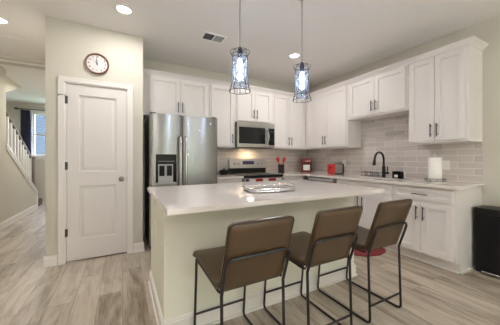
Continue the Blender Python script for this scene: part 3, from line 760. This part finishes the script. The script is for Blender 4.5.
# towel over the handle
tw = MB(); rows = []
pr_ = [(-0.030, 0.50), (-0.030, 0.62), (-0.029, 0.76), (-0.0285, 0.81)]
path = [(SY-0.052+0.0155+0.006, z) for z in (0.60, 0.72, 0.82)]
path += [(SY-0.052+0.0165*math.cos(a), 0.846+0.0165*math.sin(a)) for a in [PI*k/8 for k in range(9)]]
path += [(SY-0.052-0.0185, z) for z in (0.83, 0.75, 0.67, 0.59, 0.53)]
for j, (y, z) in enumerate(path):
    rows.append([])
    for i in range(49):
        t = i/48; dy = 0.004*math.sin(t*2*PI*6)*(1 if j > 11 else 0.0)
        rows[-1].append(tw.bm.verts.new((SX0+0.065+t*0.63, y-abs(dy), z)))
for j in range(len(rows)-1):
    for i in range(48): tw.bm.faces.new((rows[j][i], rows[j][i+1], rows[j+1][i+1], rows[j+1][i]))
bmesh.ops.solidify(tw.bm, geom=list(tw.bm.faces), thickness=0.0025)
tag(tw.build('kitchen_towel', 'towel', None, (2.083, SY-0.052, 0.846)), 'red and white checked towel hanging over the oven handle', 'towel')

# ------------------------------------------------------------------ dishwasher
dw = thing('dishwasher', (2.99, 3.0, 0), 'stainless dishwasher built in below the counter near the corner', 'dishwasher')
MB().box(2.985, 3.58, 2.682, 3.306, 0.1, 0.872).build('body', 'darksteel', dw)
MB().box(2.955, 2.983, 2.684, 3.304, 0.115, 0.790, 0.004).build('door', 'steel', dw)
MB().box(2.935, 2.984, 2.684, 3.304, 0.796, 0.868, 0.006).build('control_panel', 'steel', dw)
MB().box(2.9338, 2.9352, 2.72, 3.27, 0.812, 0.855).build('control_strip', 'grey', dw)
MB().box(3.05, 3.07, 2.684, 3.304, 0.0, 0.1).build('kick_plate', 'black', dw)

# ------------------------------------------------------------------ stools
def make_stool(cx, label):
    t = thing('counter_stool', (cx, 1.36, 0), label, 'stool', 'leather counter stools at the island')
    hw = 0.187; r = 0.0085
    # seat: padded slab, bowed sides
    n = 14; prof = [(1.130, 0.535), (1.16, 0.522), (1.25, 0.520), (1.36, 0.527), (1.48, 0.536), (1.56, 0.541), (1.597, 0.534), (1.608, 0.518)]
    mb = MB(); bm = mb.bm
    L = []
    for y, z in prof:
        L.append([bm.verts.new((cx+(-1+2*k/12)*0.200, y, z+0.030+0.006*(1-abs(-1+2*k/12)**4)-0.010*(1-(-1+2*k/12)**2))) for k in range(13)])
    U = []
    for y, z in prof: U.append([bm.verts.new((cx+(-1+2*k/12)*0.200, y, z-0.004)) for k in range(13)])
    for G, fl in ((L, 1), (U, 0)):
        for j in range(len(prof)-1):
            for k in range(12): bm.faces.new((G[j][k], G[j][k+1], G[j+1][k+1], G[j+1][k]))
    for j in range(len(prof)-1):
        for k in (0, 12): bm.faces.new((L[j][k], L[j+1][k], U[j+1][k], U[j][k]))
    for j in (0, len(prof)-1):
        for k in range(12): bm.faces.new((L[j][k], L[j][k+1], U[j][k+1], U[j][k]))
    bmesh.ops.recalc_face_normals(bm, faces=bm.faces)
    ed = [e for e in bm.edges if e.calc_face_angle(0) > 0.9]
    bmesh.ops.bevel(bm, geom=ed, offset=0.009, segments=3, affect='EDGES', profile=0.5)
    seat = mb.build('seat', 'leather', t)
    pth = [(cx-0.2015, y, z+0.012) for y, z in prof]+[(cx+0.2015, y, z+0.012) for y, z in prof[::-1]]
    MB().tube(fillet(pth, 0.02), 0.0035, 6).build('piping', 'piping', seat)
    # backrest: leaning padded panel
    y0, z0, y1, z1 = 1.142, 0.518, 1.022, 0.882
    ax = Vector((0, y1-y0, z1-z0)); H = ax.length; ax.normalize(); nrm = Vector((0, -ax.z, ax.y))  # towards the camera / up
    mt = Matrix(((1, 0, 0, cx), (0, ax.y, nrm.y, y0), (0, ax.z, nrm.z, z0), (0, 0, 0, 1)))
    out = rrect(0.374, H, 0.028, 6, 0, H/2)
    bm = bmesh.new(); rings = []
    for ins, tt in ((0.010, 0.0), (0.002, 0.004), (0.0, 0.010), (0.0, 0.026), (0.003, 0.032), (0.012, 0.037), (0.04, 0.040)):
        o2 = rrect(0.374-2*ins, H-2*ins, max(0.028-ins*0.6, 0.012), 6, 0, H/2)
        rings.append([bm.verts.new((x, y, tt-0.018)) for x, y in o2])
    for A, Bv in zip(rings, rings[1:]):
        m_ = len(A)
        for k in range(m_): bm.faces.new((A[k], A[(k+1) % m_], Bv[(k+1) % m_], Bv[k]))
    bm.faces.new(rings[0][::-1]); bm.faces.new(rings[-1])
    mb = MB(); mb.merge(bm, mt); back = mb.build('backrest', 'leather', t)
    mb = MB(); mb.tube([mt @ Vector((x, y, 0.010)) for x, y in rrect(0.378, H+0.004, 0.030, 6, 0, H/2)], 0.0038, 6, True)
    mb.build('piping', 'piping', back)
    # inverted U bar behind the back, running down into the rear legs
    def on_back(x, h, o): return mt @ Vector((x, h, o))
    o_ = 0.024+r
    ub = [on_back(-hw, -0.01, o_), on_back(-hw, 0.203, o_), on_back(hw, 0.203, o_), on_back(hw, -0.01, o_)]
    MB().tube(fillet(ub, 0.055, 8), r, 10).build('back_bar', 'frame', t)
    for s in (-1, 1):
        x = cx+s*hw; p0 = Vector(ub[0]); p0.x = x
        leg = [p0, (x, 1.100, r), (x, 1.618, r), (x, 1.565, 0.520)]
        MB().tube(fillet(leg, 0.035, 6), r, 10).build('sled_leg', 'frame', t)
    for nm, y, z in (('footrest', 1.606, 0.130), ('crossbar', 1.1075, 0.127), ('seat_support', 1.562, 0.521)):
        MB().tube([(cx-hw, y, z), (cx+hw, y, z)], r*0.9, 10).build(nm, 'frame', t)
    for s in (-1, 1):
        MB().tube([(cx+s*hw, 1.562, 0.521), (cx+s*hw, 1.16, 0.506), (cx+s*hw, 1.135, 0.512)], r*0.9, 8).build('seat_rail', 'frame', t)
        c0 = on_back(s*0.12, 0.203, 0.020); c1 = on_back(s*0.12, 0.203, o_+r+0.002); MB().tube([c0, c1], 0.005, 8).build('screw', 'frame', t)
    return t
s0 = make_stool(0.621, 'brown leather counter stool nearest, leftmost of three at the island')
dup(s0, (1.176, 1.36, 0), 'brown leather counter stool in the middle of the island row')
dup(s0, (1.744, 1.36, 0), 'brown leather counter stool at the right end of the island row')

# ------------------------------------------------------------------ pendants
def make_pendant(x, y, label):
    zt, zb = 2.065, 1.742
    t = thing('pendant_light', (x, y, zb), label, 'pendant lamp', 'pendants over the island')
    MB().lathe([(0, 0), (0.06, 0), (0.06, -0.012), (0.045, -0.024), (0, -0.026)], (x, y, ZC), 24).build('canopy', 'chrome', t)
    MB().tube([(x, y, ZC-0.02), (x, y, zt+0.03)], 0.0065, 8).build('rod', 'grey', t)
    MB().lathe([(0, 0.045), (0.012, 0.04), (0.02, 0.02), (0.02, -0.05), (0.016, -0.055), (0, -0.055)], (x, y, zt), 16).build('socket', 'cage', t)
    RT, RB, RM, r = 0.080, 0.088, 0.060, 0.0024
    ring = lambda rad, z: [(x+rad*math.cos(a), y+rad*math.sin(a), z) for a in [2*PI*k/36 for k in range(36)]]
    zl, zu = zb+0.048, zt-0.050; RL = 0.074
    mb = MB(); mb.tube(ring(RT, zt), r, 6, True).tube(ring(RB, zb), r, 6, True).tube(ring(RL, zl), r, 6, True).tube(ring(RM+0.003, zu), r, 6, True)
    n = 5; zm = zu-0.055; a0 = math.atan2(-y, -x)
    P = lambda rad, ang, z: (x+rad*math.cos(ang), y+rad*math.sin(ang), z)
    for k in range(n):
        a = a0+2*PI*k/n; h = PI/n
        mb.tube([P(RL, a-h, zl), P(RM+0.003, a, zm), P(RL, a+h, zl)], r, 6)          # tall triangles
        mb.tube([P(RM+0.003, a, zm), P(RM+0.003, a, zu)], r, 6)
        mb.tube([P(RT, a-h, zt), P(RM+0.003, a, zu), P(RT, a+h, zt)], r, 6)          # flared crown
        mb.tube([P(RL, a, zl), P(RB, a, zb)], r, 6); mb.tube([P(RL, a+h, zl), P(RB, a+h, zb)], r, 6)
        mb.tube([P(RT, a+h, zt), P(0.018, a+h, zt+0.012)], r*0.8, 6)
    mb.build('cage', 'cage', t)
    MB().lathe([(RM-0.002, zb+0.03-zb), (RM-0.002, 0.285), (RM-0.006, 0.285), (RM-0.006, 0.03), (RM-0.002, 0.03)], (x, y, zb), 32).build('glass_shade', 'bluglass', t)
    MB().lathe([(0, -0.07), (0.016, -0.062), (0.024, -0.040), (0.022, -0.02), (0.013, 0.01), (0.012, 0.03), (0, 0.03)], (x, y, zt-0.08), 18).build('bulb', 'bulb', t)
    return t
PCOL = (0.66, 0.78, 1.0)
for (x, y), lb in (((0.856, 1.78), 'left caged glass pendant lamp with cool white bulb, hanging over the island'), ((1.512, 1.78), 'right caged glass pendant lamp with cool white bulb, hanging over the island')):
    make_pendant(x, y, lb)
    ld = bpy.data.lights.new('pendant_bulb_light', 'POINT'); ld.energy = 5; ld.color = PCOL; ld.shadow_soft_size = 0.03
    lo = bpy.data.objects.new('pendant_bulb_light', ld); C.objects.link(lo); lo.location = (x, y, 1.90)

# ------------------------------------------------------------------ recessed cans, plus unseen fill cans
def can(x, y, label, col=(1.0, 0.945, 0.90), w=CAN_W):
    t = thing('recessed_light', (x, y, ZC), label, 'ceiling light', 'recessed ceiling lights')
    MB().lathe([(0.066, -0.0005), (0.085, -0.0005), (0.084, -0.006), (0.070, -0.008), (0.066, -0.004)], (x, y, ZC), 32).build('trim_ring', 'white', t)
    MB().lathe([(0, -0.001), (0.0655, -0.001), (0.0655, -0.003), (0, -0.003)], (x, y, ZC), 32).build('lens', 'lens', t)
    area_light('can_light', (x, y, ZC-0.012), (0, 0, 0), 0.13, 0.13, w, col, shape='DISK')
can(0.014, 2.83, 'recessed ceiling light in front of the pantry wall, above the door')
can(2.300, 2.875, 'recessed ceiling light between the right pendant and the back cabinets', w=CAN_W*1.25)
can(-1.225, 3.70, 'recessed ceiling light at the hall entrance, at the left edge of the ceiling', w=CAN_W*1.1)
for x, y, lb in ((0.0, 0.15, 'unseen fill light added as a recessed can over the floor left of the nearest stool'), (1.75, -0.35, 'unseen fill light added as a recessed can over the floor in front of the stools'),
                 (0.0, -2.3, 'unseen fill light added as a recessed can near the window behind the viewer'), (1.75, -2.5, 'unseen fill light added as a recessed can near the patio door behind the viewer')):
    can(x, y, lb, w=CAN_W*(2.6 if y < -1 and x < 1 else 0.9))  # out-of-view cans added as frontal fill for island, walls and floor
# hall flush light
fl = thing('flush_ceiling_light', (-1.25, 6.5, ZC), 'small round ceiling light at the far end of the hall', 'ceiling light')
MB().lathe([(0, 0), (0.11, 0), (0.11, -0.02), (0.10, -0.025), (0, -0.025)], (-1.25, 6.5, ZC), 24).build('base', 'white', fl)
MB().lathe([(0.095, -0.026), (0.09, -0.05), (0.06, -0.072), (0, -0.08), (0, -0.026)], (-1.25, 6.5, ZC), 24).build('shade', mat('frosted_shade', (0.9, 0.88, 0.84), 0.5, emit=((1, 0.9, 0.75), 2.0)), fl)
area_light('flush_light', (-1.25, 6.5, ZC-0.085), (0, 0, 0), 0.18, 0.18, 24, (1.0, 0.92, 0.8), shape='DISK')

# ceiling vents
def vent(pts_c, w, h, rot, label, dark):
    t = thing('ceiling_vent', (pts_c[0], pts_c[1], ZC), label, 'vent', None)
    m = Matrix.Translation((pts_c[0], pts_c[1], ZC)) @ Matrix.Rotation(rot, 4, 'Z')
    MB().cells([-w/2, -w/2+0.022, -0.006, 0.006, w/2-0.022, w/2], [-h/2, -h/2+0.022, h/2-0.022, h/2], lambda i, j: not (j == 1 and i in (1, 3)), -0.008, -0.0005, m, 0.001).build('frame', 'brightwhite', t)
    for s, mm in ((-1, dark), (1, 'ventgrey')):
        mb = MB(); n = 9
        x0, x1 = (-w/2+0.022, -0.006) if s < 0 else (0.006, w/2-0.022)
        for k in range(n):
            y = -h/2+0.026+(h-0.052)*k/(n-1)
            mb.prism([(y-0.004, -0.002), (y+0.003, -0.007), (y+0.004, -0.006), (y-0.003, -0.001)], m @ YZ, x0, x1)
        mb.cells([x0, x1], [-h/2+0.022, h/2-0.022], lambda i, j: True, -0.001, -0.0006, m)
        mb.build('louver', mm, t)
vent((1.037, 2.938), 0.300, 0.195, 0.0, 'white ceiling air vent with two louvered halves, left of the pendants', 'ventdark')
sm = thing('hall_ceiling_vent', (-1.25, 4.13, ZC), 'small white ceiling vent beside the hall light', 'vent')
MB().box(-1.36, -1.14, 4.09, 4.17, ZC-0.012, ZC-0.0005, 0.003).build('frame', 'white', sm)
MB().box(-1.34, -1.16, 4.105, 4.155, ZC-0.0135, ZC-0.0122).build('louver', 'plate', sm)

# ------------------------------------------------------------------ outlets on the tile
def plate(y0, y1, z0, z1, label, sw):
    t = thing('wall_plate', (XR-0.009, (y0+y1)/2, (z0+z1)/2), label, 'outlet', 'white wall plates')
    MB().box(XR-0.016, XR-0.0095, y0, y1, z0, z1, 0.002).build('plate', 'plate', t)
    n = 2 if y1-y0 > 0.1 else 1
    for k in range(n):
        yc = y0+(y1-y0)*(k+0.5)/n
        MB().box(XR-0.019, XR-0.0162, yc-0.017, yc+0.017, (z0+z1)/2-0.033, (z0+z1)/2+0.033, 0.001).build('rocker_switch' if sw else 'socket', 'white', t)
plate(1.449, 1.530, 1.048, 1.165, 'white switch plate on the tile beside the paper towels', True)
plate(3.015, 3.095, 1.045, 1.165, 'white outlet plate on the tile above the toaster', False)

# ------------------------------------------------------------------ counter items
E1 = ZT+0.0005
# faucet
fc = thing('faucet', (3.415, 2.175, ZT), 'matte black gooseneck kitchen faucet at the sink', 'faucet')
x, y = 3.405, 2.185
MB().lathe([(0, 0), (0.030, 0), (0.030, 0.006), (0.025, 0.012), (0.024, 0.16), (0.016, 0.175), (0, 0.175)], (x, y, E1), 20).build('base', 'matteblack', fc)
p = [(x, y, E1+0.10), (x, y, E1+0.265)]+arc((x-0.105, y, E1+0.265), 0.105, 0, PI*0.93, 14, 'xz')
p.append((p[-1][0]-0.006, y, p[-1][2]-0.03))
MB().tube(p, 0.0145, 12).build('spout', 'matteblack', fc)
e = p[-1]; MB().tube([e, (e[0]-0.012, y, e[2]-0.075)], 0.019, 14, radii=[0.017, 0.023]).build('spray_head', 'matteblack', fc)
MB().tube([(x, y-0.015, E1+0.07), (x, y-0.075, E1+0.07)], 0.017, 12).tube([(x, y-0.058, E1+0.07), (x+0.01, y-0.05, E1+0.165)], 0.008, 8).build('lever', 'matteblack', fc)
# wire sink caddy
wc = thing('wire_sink_rack', (3.46, 2.42, ZT), 'low chrome wire rack standing behind the sink, left of the faucet', 'rack')
mb = MB(); x0, x1, y0, y1 = 3.41, 3.50, 2.27, 2.56
for z in (E1+0.012, E1+0.065): mb.tube(fillet([(x0, y0, z), (x1, y0, z), (x1, y1, z), (x0, y1, z), (x0, y0+0.001, z)], 0.01), 0.005, 6)
for k in range(4):
    yy = y0+(y1-y0)*k/3
    for xx in (x0, x1): mb.tube([(xx, yy, E1+0.003), (xx, yy, E1+0.080)], 0.005, 6)
    mb.tube([(x0, yy, E1+0.012), (x1, yy, E1+0.012)], 0.003, 6)
mb.build('wire_frame', 'knob', wc)
MB().box(x0+0.015, x1-0.015, y0+0.03, y0+0.12, E1+0.016, E1+0.055, 0.008).build('sponge', 'grey', wc)
# sponge holder & soap
sh = thing('sponge_holder', (3.44, 1.99, ZT), 'black square holder right of the faucet with a white sponge', 'sponge holder')
MB().cells([3.40, 3.406, 3.474, 3.48], [1.942, 1.948, 2.050, 2.056], lambda i, j: not (i == 1 and j == 1), E1, E1+0.098, I4).box(3.40, 3.48, 1.942, 2.056, E1, E1+0.03).build('box', 'black', sh)
MB().box(3.385, 3.3995, 1.955, 2.035, E1+0.001, E1+0.012, 0.002).build('front_lip', 'black', sh)
tag(MB().box(3.388, 3.3995, 1.975, 2.025, E1+0.0125, E1+0.05, 0.004, 2).build('sponge', 'white', None, (3.394, 2.0, E1+0.0125)), 'small white sponge leaning in front of the black holder', 'sponge')
sp = thing('soap_pump', (3.53, 1.985, ZT), 'slim soap pump bottle behind the black sponge holder', 'soap dispenser')
MB().lathe([(0, 0), (0.026, 0), (0.028, 0.01), (0.028, 0.08), (0.012, 0.10), (0, 0.10)], (3.53, 1.985, E1), 18).build('bottle', 'white', sp)
MB().tube(fillet([(3.53, 1.985, E1+0.10), (3.53, 1.985, E1+0.135), (3.50, 1.985, E1+0.13)], 0.008), 0.004, 8).build('pump', 'chrome', sp)
# paper towels
ph = thing('paper_towel_holder', (3.320, 1.492, ZT), 'chrome paper towel stand on the counter beside the wall switch plate', 'paper towel holder')
c0 = (3.320, 1.492, E1)
MB().lathe([(0, 0), (0.100, 0), (0.100, 0.006), (0.02, 0.010), (0, 0.010)], c0, 32).build('base', 'chrome', ph)
mb = MB().tube([(c0[0]+0.104*math.cos(a), c0[1]+0.104*math.sin(a), E1+0.036) for a in [2*PI*k/36 for k in range(36)]], 0.004, 8, True)
for k in range(10):
    a = 2*PI*k/10; mb.tube([(c0[0]+0.098*math.cos(a), c0[1]+0.098*math.sin(a), E1+0.004), (c0[0]+0.104*math.cos(a), c0[1]+0.104*math.sin(a), E1+0.036)], 0.003, 6)
mb.build('rail', 'knob', ph)
MB().tube([(c0[0], c0[1], E1+0.008), (c0[0], c0[1], E1+0.318)], 0.006, 10).lathe([(0, 0.022), (0.012, 0.016), (0.015, 0.0), (0.010, -0.012), (0, -0.014)], (c0[0], c0[1], E1+0.322), 14).build('post', 'chrome', ph)
tag(MB().lathe([(0.0195, 0.0), (0.066, 0.0), (0.0665, 0.004), (0.0665, 0.276), (0.065, 0.280), (0.0195, 0.280), (0.0195, 0.0)], (c0[0], c0[1], E1+0.0105), 36).build('paper_towel_roll', 'paper', None, (c0[0], c0[1], E1+0.0105)), 'full roll of white paper towels on its stand', 'paper towels')
# toaster
to = thing('toaster', (3.445, 3.13, ZT), 'silver toaster with a red end panel on the right counter', 'toaster')
MB().box(3.352, 3.555, 3.052, 3.208, E1+0.012, E1+0.180, 0.016, 3).build('body', 'steel_h', to)
MB().box(3.325, 3.356, 3.044, 3.216, E1+0.006, E1+0.184, 0.012, 3).build('end_panel', 'red', to)['label'] = 'red end panel'
MB().box(3.551, 3.572, 3.046, 3.214, E1+0.006, E1+0.184, 0.008, 2).build('end_panel', 'black', to)
MB().box(3.35, 3.56, 3.050, 3.210, E1, E1+0.014, 0.003).build('foot_frame', 'black', to)
for yy in (3.095, 3.165): MB().box(3.375, 3.535, yy-0.013, yy+0.013, E1+0.1795, E1+0.182).build('slot', 'black', to)
MB().box(3.308, 3.326, 3.105, 3.155, E1+0.115, E1+0.130, 0.004).build('lever', 'black', to)
MB().lathe([(0, -0.012), (0.014, -0.012), (0.015, 0), (0, 0)], (3.325, 3.13, E1+0.05), 16, 'X').build('dial', 'chrome', to)
# coffee maker
cf = thing('coffee_maker', (3.34, 3.80, ZT), 'dark red coffee maker standing in the corner of the counter', 'coffee maker')
m = Matrix.Translation((3.36, 3.82, 0)) @ Matrix.Rotation(-0.62, 4, 'Z')
def rb(x0, x1, y0, y1, z0, z1, nm, mt_, bev=0.01, par=cf):
    bm = bmesh.new(); mb = MB(); t_ = MB(); t_.box(x0, x1, y0, y1, z0, z1, bev, 2); bmesh.ops.transform(t_.bm, matrix=m, verts=t_.bm.verts)
    bm.free(); return t_.build(nm, mt_, par)
rb(-0.10, 0.10, 0.02, 0.13, E1, E1+0.27, 'water_tank', 'darkred')
rb(-0.10, 0.10, -0.11, 0.13, E1, E1+0.035, 'base', 'darkred')
rb(-0.10, 0.10, -0.11, 0.021, E1+0.185, E1+0.285, 'brew_head', 'darkred')
rb(-0.10, -0.082, -0.10, 0.021, E1+0.034, E1+0.19, 'side_wall', 'darkred', 0.004)
rb(0.082, 0.10, -0.10, 0.021, E1+0.034, E1+0.19, 'side_wall', 'darkred', 0.004)
rb(-0.06, 0.06, -0.116, -0.108, E1+0.215, E1+0.262, 'button_panel', 'darkred', 0.003)
rb(-0.03, 0.06, -0.1185, -0.1162, E1+0.225, E1+0.235, 'button_strip', 'white', 0.001)
rb(-0.066, 0.066, -0.095, 0.01, E1+0.04, E1+0.155, 'carafe', 'white', 0.012)
# utensil crock with red utensils
uc = thing('utensil_crock', (2.755, 3.86, ZT), 'black utensil crock right of the stove', 'utensil holder')
u0 = (2.755, 3.86, E1)
MB().lathe([(0, 0), (0.060, 0), (0.062, 0.004), (0.062, 0.165), (0.064, 0.168), (0.058, 0.168), (0.057, 0.008), (0, 0.008)], u0, 28).build('crock', 'blackglass', uc)
def utensil(dx, dy, hx, hy, kind, label, cat, m_='red'):
    b0 = Vector((u0[0]+dx, u0[1]+dy, E1+0.012)); tp = Vector((u0[0]+hx, u0[1]+hy, E1+0.235)); d = (tp-b0).normalized()
    t = thing(kind, b0, label, cat, 'red utensils in the crock')
    MB().tube([b0, tp], 0.006, 8).build('handle', 'matteblack' if m_ == 'black' else m_, t)
    s = d.cross(Vector((0, 1, 0))).normalized(); nn = s.cross(d)
    mt = Matrix(((s.x, d.x, nn.x, tp.x), (s.y, d.y, nn.y, tp.y), (s.z, d.z, nn.z, tp.z), (0, 0, 0, 1)))
    w, h = (0.062, 0.085) if kind == 'spatula' else (0.055, 0.075)
    r = 0.008 if kind == 'spatula' else 0.027
    MB().prism(rrect(w, h, r, 5, 0, h/2-0.01), mt, -0.004, 0.004, 0.002).build('head', m_, t)
utensil(0.033, 0, -0.070, 0.0, 'spatula', 'red spatula leaning to the left in the black crock', 'spatula')
utensil(-0.033, 0.014, 0.070, 0.014, 'spatula', 'red spatula leaning to the right in the black crock', 'spatula')
utensil(0.0, 0.035, -0.035, 0.040, 'spoon', 'red spoon standing left of center in the crock', 'spoon')
utensil(0.0, -0.033, 0.040, -0.035, 'spoon', 'red spoon standing right of center in the crock', 'spoon')
# black pot left of the stove
kt = thing('black_pot', (1.585, 3.86, ZT), 'small black lidded pot on the counter left of the stove', 'pot')
k0 = (1.565, 3.90, E1)
MB().lathe([(0, 0), (0.065, 0), (0.080, 0.02), (0.082, 0.065), (0.078, 0.07), (0, 0.07)], k0, 28).build('pot_body', 'black', kt)
MB().lathe([(0.080, 0.071), (0.075, 0.080), (0.03, 0.095), (0.01, 0.097), (0.01, 0.105), (0.016, 0.112), (0, 0.118)], k0, 28).build('lid', 'blackglass', kt)
MB().tube(fillet([(k0[0]+0.07, k0[1]-0.03, E1+0.055), (k0[0]+0.10, k0[1]-0.055, E1+0.06), (k0[0]+0.085, k0[1]-0.15, E1+0.062)], 0.01), 0.009, 8).build('handle', 'black', kt)
# silver tray on island
ty = thing('serving_tray', (1.125, 1.765, ZT), 'silver mirrored serving tray with raised handles on the island', 'tray')
tm = Matrix.Translation((1.125, 1.765, E1)) @ Matrix.Rotation(-0.12, 4, 'Z')
TW, TD = 0.40, 0.265
MB().prism(rrect(TW-0.01, TD-0.01, 0.03, 6), tm, 0.006, 0.011, 0.001).build('mirror_base', 'silver', ty)
mb = MB()
for z, i in ((0.008, 0.0), (0.028, 0.016)): mb.tube([tm @ Vector((a, b2, z)) for a, b2 in rrect(TW+i, TD+i, 0.035, 6)], 0.0045, 8, True)
for f in (-0.42, -0.28, -0.14, 0, 0.14, 0.28, 0.42):
    for s in (-1, 1):
        mb.tube([tm @ Vector((f*TW, s*TD/2, 0.008)), tm @ Vector((f*TW, s*(TD/2+0.008), 0.028))], 0.003, 6)
        mb.tube([tm @ Vector((s*TW/2, f*TD*0.9, 0.008)), tm @ Vector((s*(TW/2+0.008), f*TD*0.9, 0.028))], 0.003, 6)
mb.build('rim', 'silver', ty)
for s in (-1, 1):
    MB().tube(fillet([tm @ Vector((s*0.208, -0.06, 0.028)), tm @ Vector((s*0.222, -0.055, 0.055)), tm @ Vector((s*0.222, 0.055, 0.055)), tm @ Vector((s*0.208, 0.06, 0.028))], 0.012), 0.005, 8).build('handle', 'silver', ty)
mb = MB()
for a, b2 in ((0.16, 0.10), (-0.16, 0.10), (0.16, -0.10), (-0.16, -0.10)): q = tm @ Vector((a, b2, 0)); mb.lathe([(0, 0), (0.012, 0), (0.012, 0.0062), (0, 0.0062)], q, 12)
mb.build('foot', 'silver', ty)

# ------------------------------------------------------------------ floor items
bn = thing('trash_bin', (3.44, 0.86, 0), 'black rectangular step trash bin against the right wall', 'trash can')
MB().prism(rrect(0.27, 0.50, 0.035, 6, 3.435, 0.872), I4, 0.012, 0.612, 0.006).build('bin_body', 'black', bn)
MB().prism(rrect(0.282, 0.512, 0.040, 6, 3.435, 0.872), I4, 0.614, 0.672, 0.022, 4).build('lid', 'matteblack', bn)
MB().prism(rrect(0.262, 0.492, 0.030, 6, 3.435, 0.872), I4, 0.0, 0.014).build('base', 'black', bn)
MB().box(3.255, 3.302, 0.90, 1.05, 0.018, 0.036, 0.004).build('pedal', 'chrome', bn)
rg = [(2.50, 2.60), (2.50, 2.00), (2.60, 1.88), (2.78, 1.835), (2.93, 1.855), (3.038, 1.925), (3.038, 2.66), (2.94, 2.76), (2.76, 2.80), (2.60, 2.74)]
tag(MB().prism(rg, I4, 0.0005, 0.010, 0.003).build('kitchen_mat', 'matred', None, (2.76, 2.3, 0)), 'dark red kitchen mat on the floor in front of the sink', 'mat')
# small red ornament on top of the corner cabinets
og = thing('cabinet_top_ornament', (3.36, 3.80, TOP), 'small reddish ornament on top of the corner wall cabinets', 'ornament')
MB().lathe([(0, 0), (0.035, 0), (0.04, 0.01), (0.018, 0.05), (0.04, 0.10), (0.045, 0.13), (0.03, 0.165), (0, 0.17)], (3.36, 3.80, TOP), 20).build('vase', mat('dusty_red', (0.45, 0.12, 0.12), 0.5), og)
